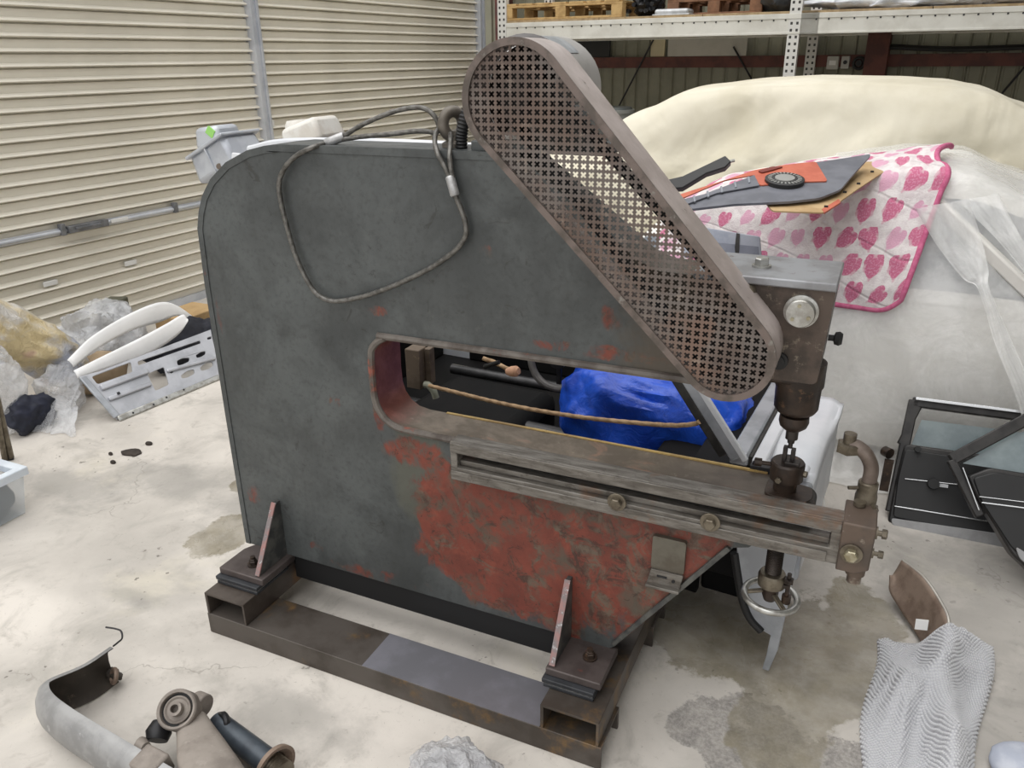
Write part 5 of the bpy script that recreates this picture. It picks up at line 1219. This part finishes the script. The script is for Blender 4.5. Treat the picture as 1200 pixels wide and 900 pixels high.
for k, (xa, ya, xb, yb) in enumerate(((0,478,13,536), (0,496,6,538))):
    build('stand_tube', MB().cyl(X_(xa-8,ya-30,-3.1), Z_(xb,yb,.01), .012, n=12), MAT['bolt'], st)
build('stand_foot', MB().cyl(Z_(6,538,.008), Z_(16,536,.008), .010, n=10), MAT['black_rubber'], st)
# clear storage bin at the picture's left edge
tb0 = Z_(40,600,0); BX1, BY1 = tb0.x, tb0.y; bh = .19
bin_ = thing('storage_bin', 'clear plastic storage bin with white rim on the concrete', 'storage bin', V((BX1-.22,BY1-.15,0)))
binm = plastic('bin_plastic', (214,222,228), .38, .25, .08, 6, varied=False)
fl_ = lambda z, o: [V((BX1-.44-o,BY1-.33-o,z)), V((BX1+o-.0,BY1-.33-o,z)), V((BX1+o,BY1+o,z)), V((BX1-.44-o,BY1+o,z))]
mb = MB(); mb.grid([fl_(0.003,-.02), fl_(bh-.03,.0)], closed=True); mb.add(fl_(.003,-.02), [(0,1,2,3)]); build('tub', mb, binm, bin_)
def ringbox(z0, z1, o, w):
    mb = MB(); a, b, c, d = fl_(z0,o), fl_(z1,o), fl_(z1,o-w), fl_(z0,o-w); mb.grid([a,b,c,d,a], closed=True); return mb
build('rim', ringbox(bh-.03, bh, .014, .034), M('bin_rim_white', (214,222,230), (200,208,218), 8, rough=.35), bin_, bevel=.004)
tag(build('dark_parts', crumple(V((BX1-.13,BY1-.12,.065)), (.105,.11,.062), .4, 9, 51, 4, flat=.008), M('dark_parts', (62,64,68), (44,46,50), 16, rough=.5), origin=V((BX1-.13,BY1-.12,.006)), smooth=40), 'dark small parts heaped inside the clear storage bin', 'parts')
tag(build('blue_cable_coil', MB().tube(smooth_path([V((BX1-.10+.04*math.cos(a*1.0),BY1-.06+.035*math.sin(a),.135+.004*a/6)) for a in [k*.5 for k in range(28)]], 3), .006, 8), M('blue_cable', (70,120,170), rough=.4), origin=V((BX1-.10,BY1-.06,.128))), 'coil of blue cable on top of the storage bin contents', 'cable')
# small dark scrap on the floor
for (x, y, rx, ry) in ((154,531,.055,.028), (133,543,.012,.009), (130,533,.010,.006), (175,521,.018,.010)):
    c = Z_(x,y,.0); o = build('dirt_scrap', crumple(c+V((0,0,.004)), (rx,ry,.010), .5, 18, x, 3, flat=.0005), M('dark_dirt', (44,38,34), (62,54,48), 30, rough=.8) if 'dark_dirt' not in bpy.data.materials else bpy.data.materials['dark_dirt'], origin=c)
    tag(o, {154:'largest dark clod of dirt on the concrete before the tailgate panel',133:'small dark crumb of dirt beside the large clod towards the storage bin',130:'tiny pale-edged crumb of dirt between the large clod and the wrapped bundle',175:'flat dark crumb of dirt between the large clod and the machine'}[x], 'dirt', 'dirt crumbs on the concrete')

# ------------------------------------------------------------------ foreground: bumper, suspension arm, wrapped part
MAT['bumper'] = M('dull_bumper', (158,158,158), (134,134,134), 9, rough=.4, metal=.3, c3=(176,176,176), s3=20, l3=.6, h3=.7)
MAT['bumper_in'] = M('bumper_inside', (84,76,68), (62,56,50), 10, rough=.6, metal=.2, c3=(116,104,92), s3=24, l3=.6, h3=.7)
zt = .125
pA = Z_(139,800,0); pB = Z_(88,836,0); 
path = [pA, lerp(pA, pB, .6), Z_(72,838,0), Z_(62,848,0), Z_(66,862,0), Z_(84,878,0), Z_(120,902,0), Z_(200,952,0), Z_(330,1030,0)]
path = smooth_path([V((p.x,p.y,0)) for p in path], 8)
def sweep(path, prof):
    rows = []
    for i, p in enumerate(path):
        a = path[max(0,i-1)]; b = path[min(len(path)-1,i+1)]; d = (b-a); d.z = 0; d.normalize(); n = V((d.y,-d.x,0))
        rows.append([p+n*o+V((0,0,z)) for o, z in prof])
    return rows
cx_ = sum((p.x for p in path))/len(path)
# offset sign: positive = outer side (away from the car)
outer = [(.0,.004),(.014,.020),(.022,.045),(.024,.065),(.020,.090),(.010,.112),(-.004,.124),(-.018,.126)]
sgn = 1
tst = sweep(path, [(.05,0)]); 
if (tst[20][0]-V((-1.4,1.05,0))).length < (path[20]-V((-1.4,1.05,0))).length: sgn = -1
bp = thing('car_bumper', 'dull silver wrap-around car bumper lying on the concrete', 'bumper', V((path[20].x,path[20].y,0)))
o = build('blade', MB().grid(sweep(path, [(sgn*a, z) for a, z in outer])), MAT['bumper'], bp, smooth=50)
build('inner_skin', MB().grid(sweep(path, [(sgn*(a-.004), z) for a, z in outer[:-1]]+[(sgn*-.018,.1235)])), MAT['bumper_in'], bp, smooth=50)
ib = Z_(134,792,.035)
build('end_fixing', crumple(ib+V((-.012,.004,-.004)), (.024,.014,.014), .8, 45, 61, 4), MAT['bumper_in'], bp)
build('fixing_ring', MB().torus(ib+V((.008,-.006,.008)), (-.4,-.8,.4), .017, .006, 24, 8), MAT['rusty'], bp)
hk = [Z_(133,757,.122), Z_(138,753,.112), Z_(143,748,.10), Z_(142,740,.11), Z_(136,737,.112), Z_(124,735,.112)]
tag(build('bent_wire', MB().tube(smooth_path([hk[0]]+[V((p.x,p.y,p.z)) for p in hk[1:]], 5), .0025, 8), MAT['dark_metal'], origin=V((hk[2].x,hk[2].y,hk[2].z))), 'thin bent wire hooked on the bumper end', 'wire')
# suspension arm with bush
MAT['arm'] = M('dusty_arm_steel', (144,136,128), (122,114,107), 12, rough=.7, c3=(150,142,134), s3=40, l3=.58, h3=.68, bump=.15, bs=80)
arm = thing('suspension_arm', 'dusty brown suspension arm with a round bush lying beside the bumper', 'car part', Z_(235,905,0))
bc = Z_(209,832,.145); bax = (CC-bc).normalized(); bax = (bax+V((-.35,-.1,.1))).normalized()
build('bush_ring', MB().rings([(bc-bax*.03,.046),(bc+bax*.012,.046),(bc+bax*.016,.043),(bc+bax*.014,.038),(bc-bax*.0,.037)], 36, cap=False), MAT['arm'], arm)
build('bush_ring_inner', MB().rings([(bc-bax*.02,.031),(bc+bax*.008,.031),(bc+bax*.010,.028),(bc+bax*.006,.024)], 30, cap=True), MAT['arm'], arm)
build('bush_rubber', MB().rings([(bc-bax*.02,.040),(bc+bax*.001,.040)], 30), MAT['black_rubber'], arm)
build('bush_sleeve', MB().rings([(bc-bax*.02,.016),(bc+bax*.026,.016),(bc+bax*.026,.0095),(bc-bax*.01,.0095)], 24, cap=False), MAT['arm'], arm)
def armsec(cpx, z, w, hgt):
    c = Z_(cpx[0], cpx[1], z); return c, w, hgt
st_ = [((226,842),.100,.036,.026),((228,852),.098,.044,.032),((236,872),.092,.056,.04),((246,900),.10,.072,.045),((266,950),.08,.09,.05),((290,1010),.06,.10,.05)]
rows = []
for px_, z, w, hg in st_:
    c = Z_(px_[0], px_[1], z); ax_ = CX; r_ = []
    for k in range(20):
        a = 2*PI*k/20; e = .6; ca, sa = math.cos(a), math.sin(a); r_.append(c+ax_*(w*math.copysign(abs(ca)**e, ca))+V((0,0,1))*(hg*math.copysign(abs(sa)**e, sa)))
    rows.append(r_)
build('arm_body', MB().grid(rows, closed=True).add(rows[0], [tuple(range(20))]), MAT['arm'], arm, smooth=60)
build('arm_lug', MB().rings([(Z_(236,826,.12)-V((.02,0,0)),.028),(Z_(236,826,.12)+V((.012,0,0)),.028)], 24), MAT['arm'], arm, bevel=.003)
build('clamp_block', MB().bar(Z_(190,884,.11), Z_(166,910,.10), .07, .05), MAT['arm'], arm, bevel=.006)
build('rubber_stop', MB().rings([(Z_(190,846,.10),.022),(Z_(186,858,.09),.03),(Z_(184,868,.08),.024)], 16), MAT['dark_metal'], arm, smooth=60)
build('clamp_nut', MB().rings([(Z_(172,880,.09),.018),(Z_(166,876,.085),.024),(Z_(160,882,.08),.018)], 16), MAT['arm'], arm)
sh0, sh1_ = Z_(254,846,.06), Z_(318,896,.055)
shk = thing('shock_absorber', 'blue-grey shock absorber tube with a rusty cup beside the suspension arm', 'shock absorber', V((sh1_.x,sh1_.y,0)))
build('tube', MB().cyl(sh0, sh1_, .026, .029, n=24), M('shock_blue_grey', (78,86,94), (62,68,76), 14, rough=.4, metal=.3), shk)
d_ = (sh1_-sh0).normalized()
build('spring_cup', MB().rings([(sh1_-d_*.01,.03),(sh1_+d_*.006,.052),(sh1_+d_*.018,.054),(sh1_+d_*.018,.046),(sh1_+d_*.006,.034)], 32, cap=False), MAT['rusty'], shk)
pts = []
build('spring_stub', MB().rings([(sh1_+d_*(.004*k), .030 if k % 2 else .026) for k in range(12)], 24), MAT['bolt'], shk)
build('hook_tab', MB().tube(smooth_path([Z_(257,838,.075), Z_(263,838,.09), Z_(266,846,.085), Z_(264,855,.07)], 5), .008, 8), MAT['dark_metal'], shk)
# round part wrapped in film at the bottom of the picture
wc_ = Z_(532,915,.05)
wf = thing('wrapped_hub', 'round part wrapped in silvery clear film lying before the skid', 'wrapped part', V((wc_.x,wc_.y,0)))
build('hub_core', MB().rings([((wc_.x,wc_.y,.0),.075),((wc_.x,wc_.y,.075),.075),((wc_.x,wc_.y,.082),.06),((wc_.x,wc_.y,.082),.022),((wc_.x,wc_.y,.05),.02)], 32), M('hub_silver', (186,186,188), rough=.35, metal=.5), wf)
build('film', crumple(V((wc_.x,wc_.y,.045)), (.102,.10,.056), .4, 16, 71, 5, flat=.002), plastic('hub_film', (222,223,226), .62, .18, .7, 60), wf, smooth=40)
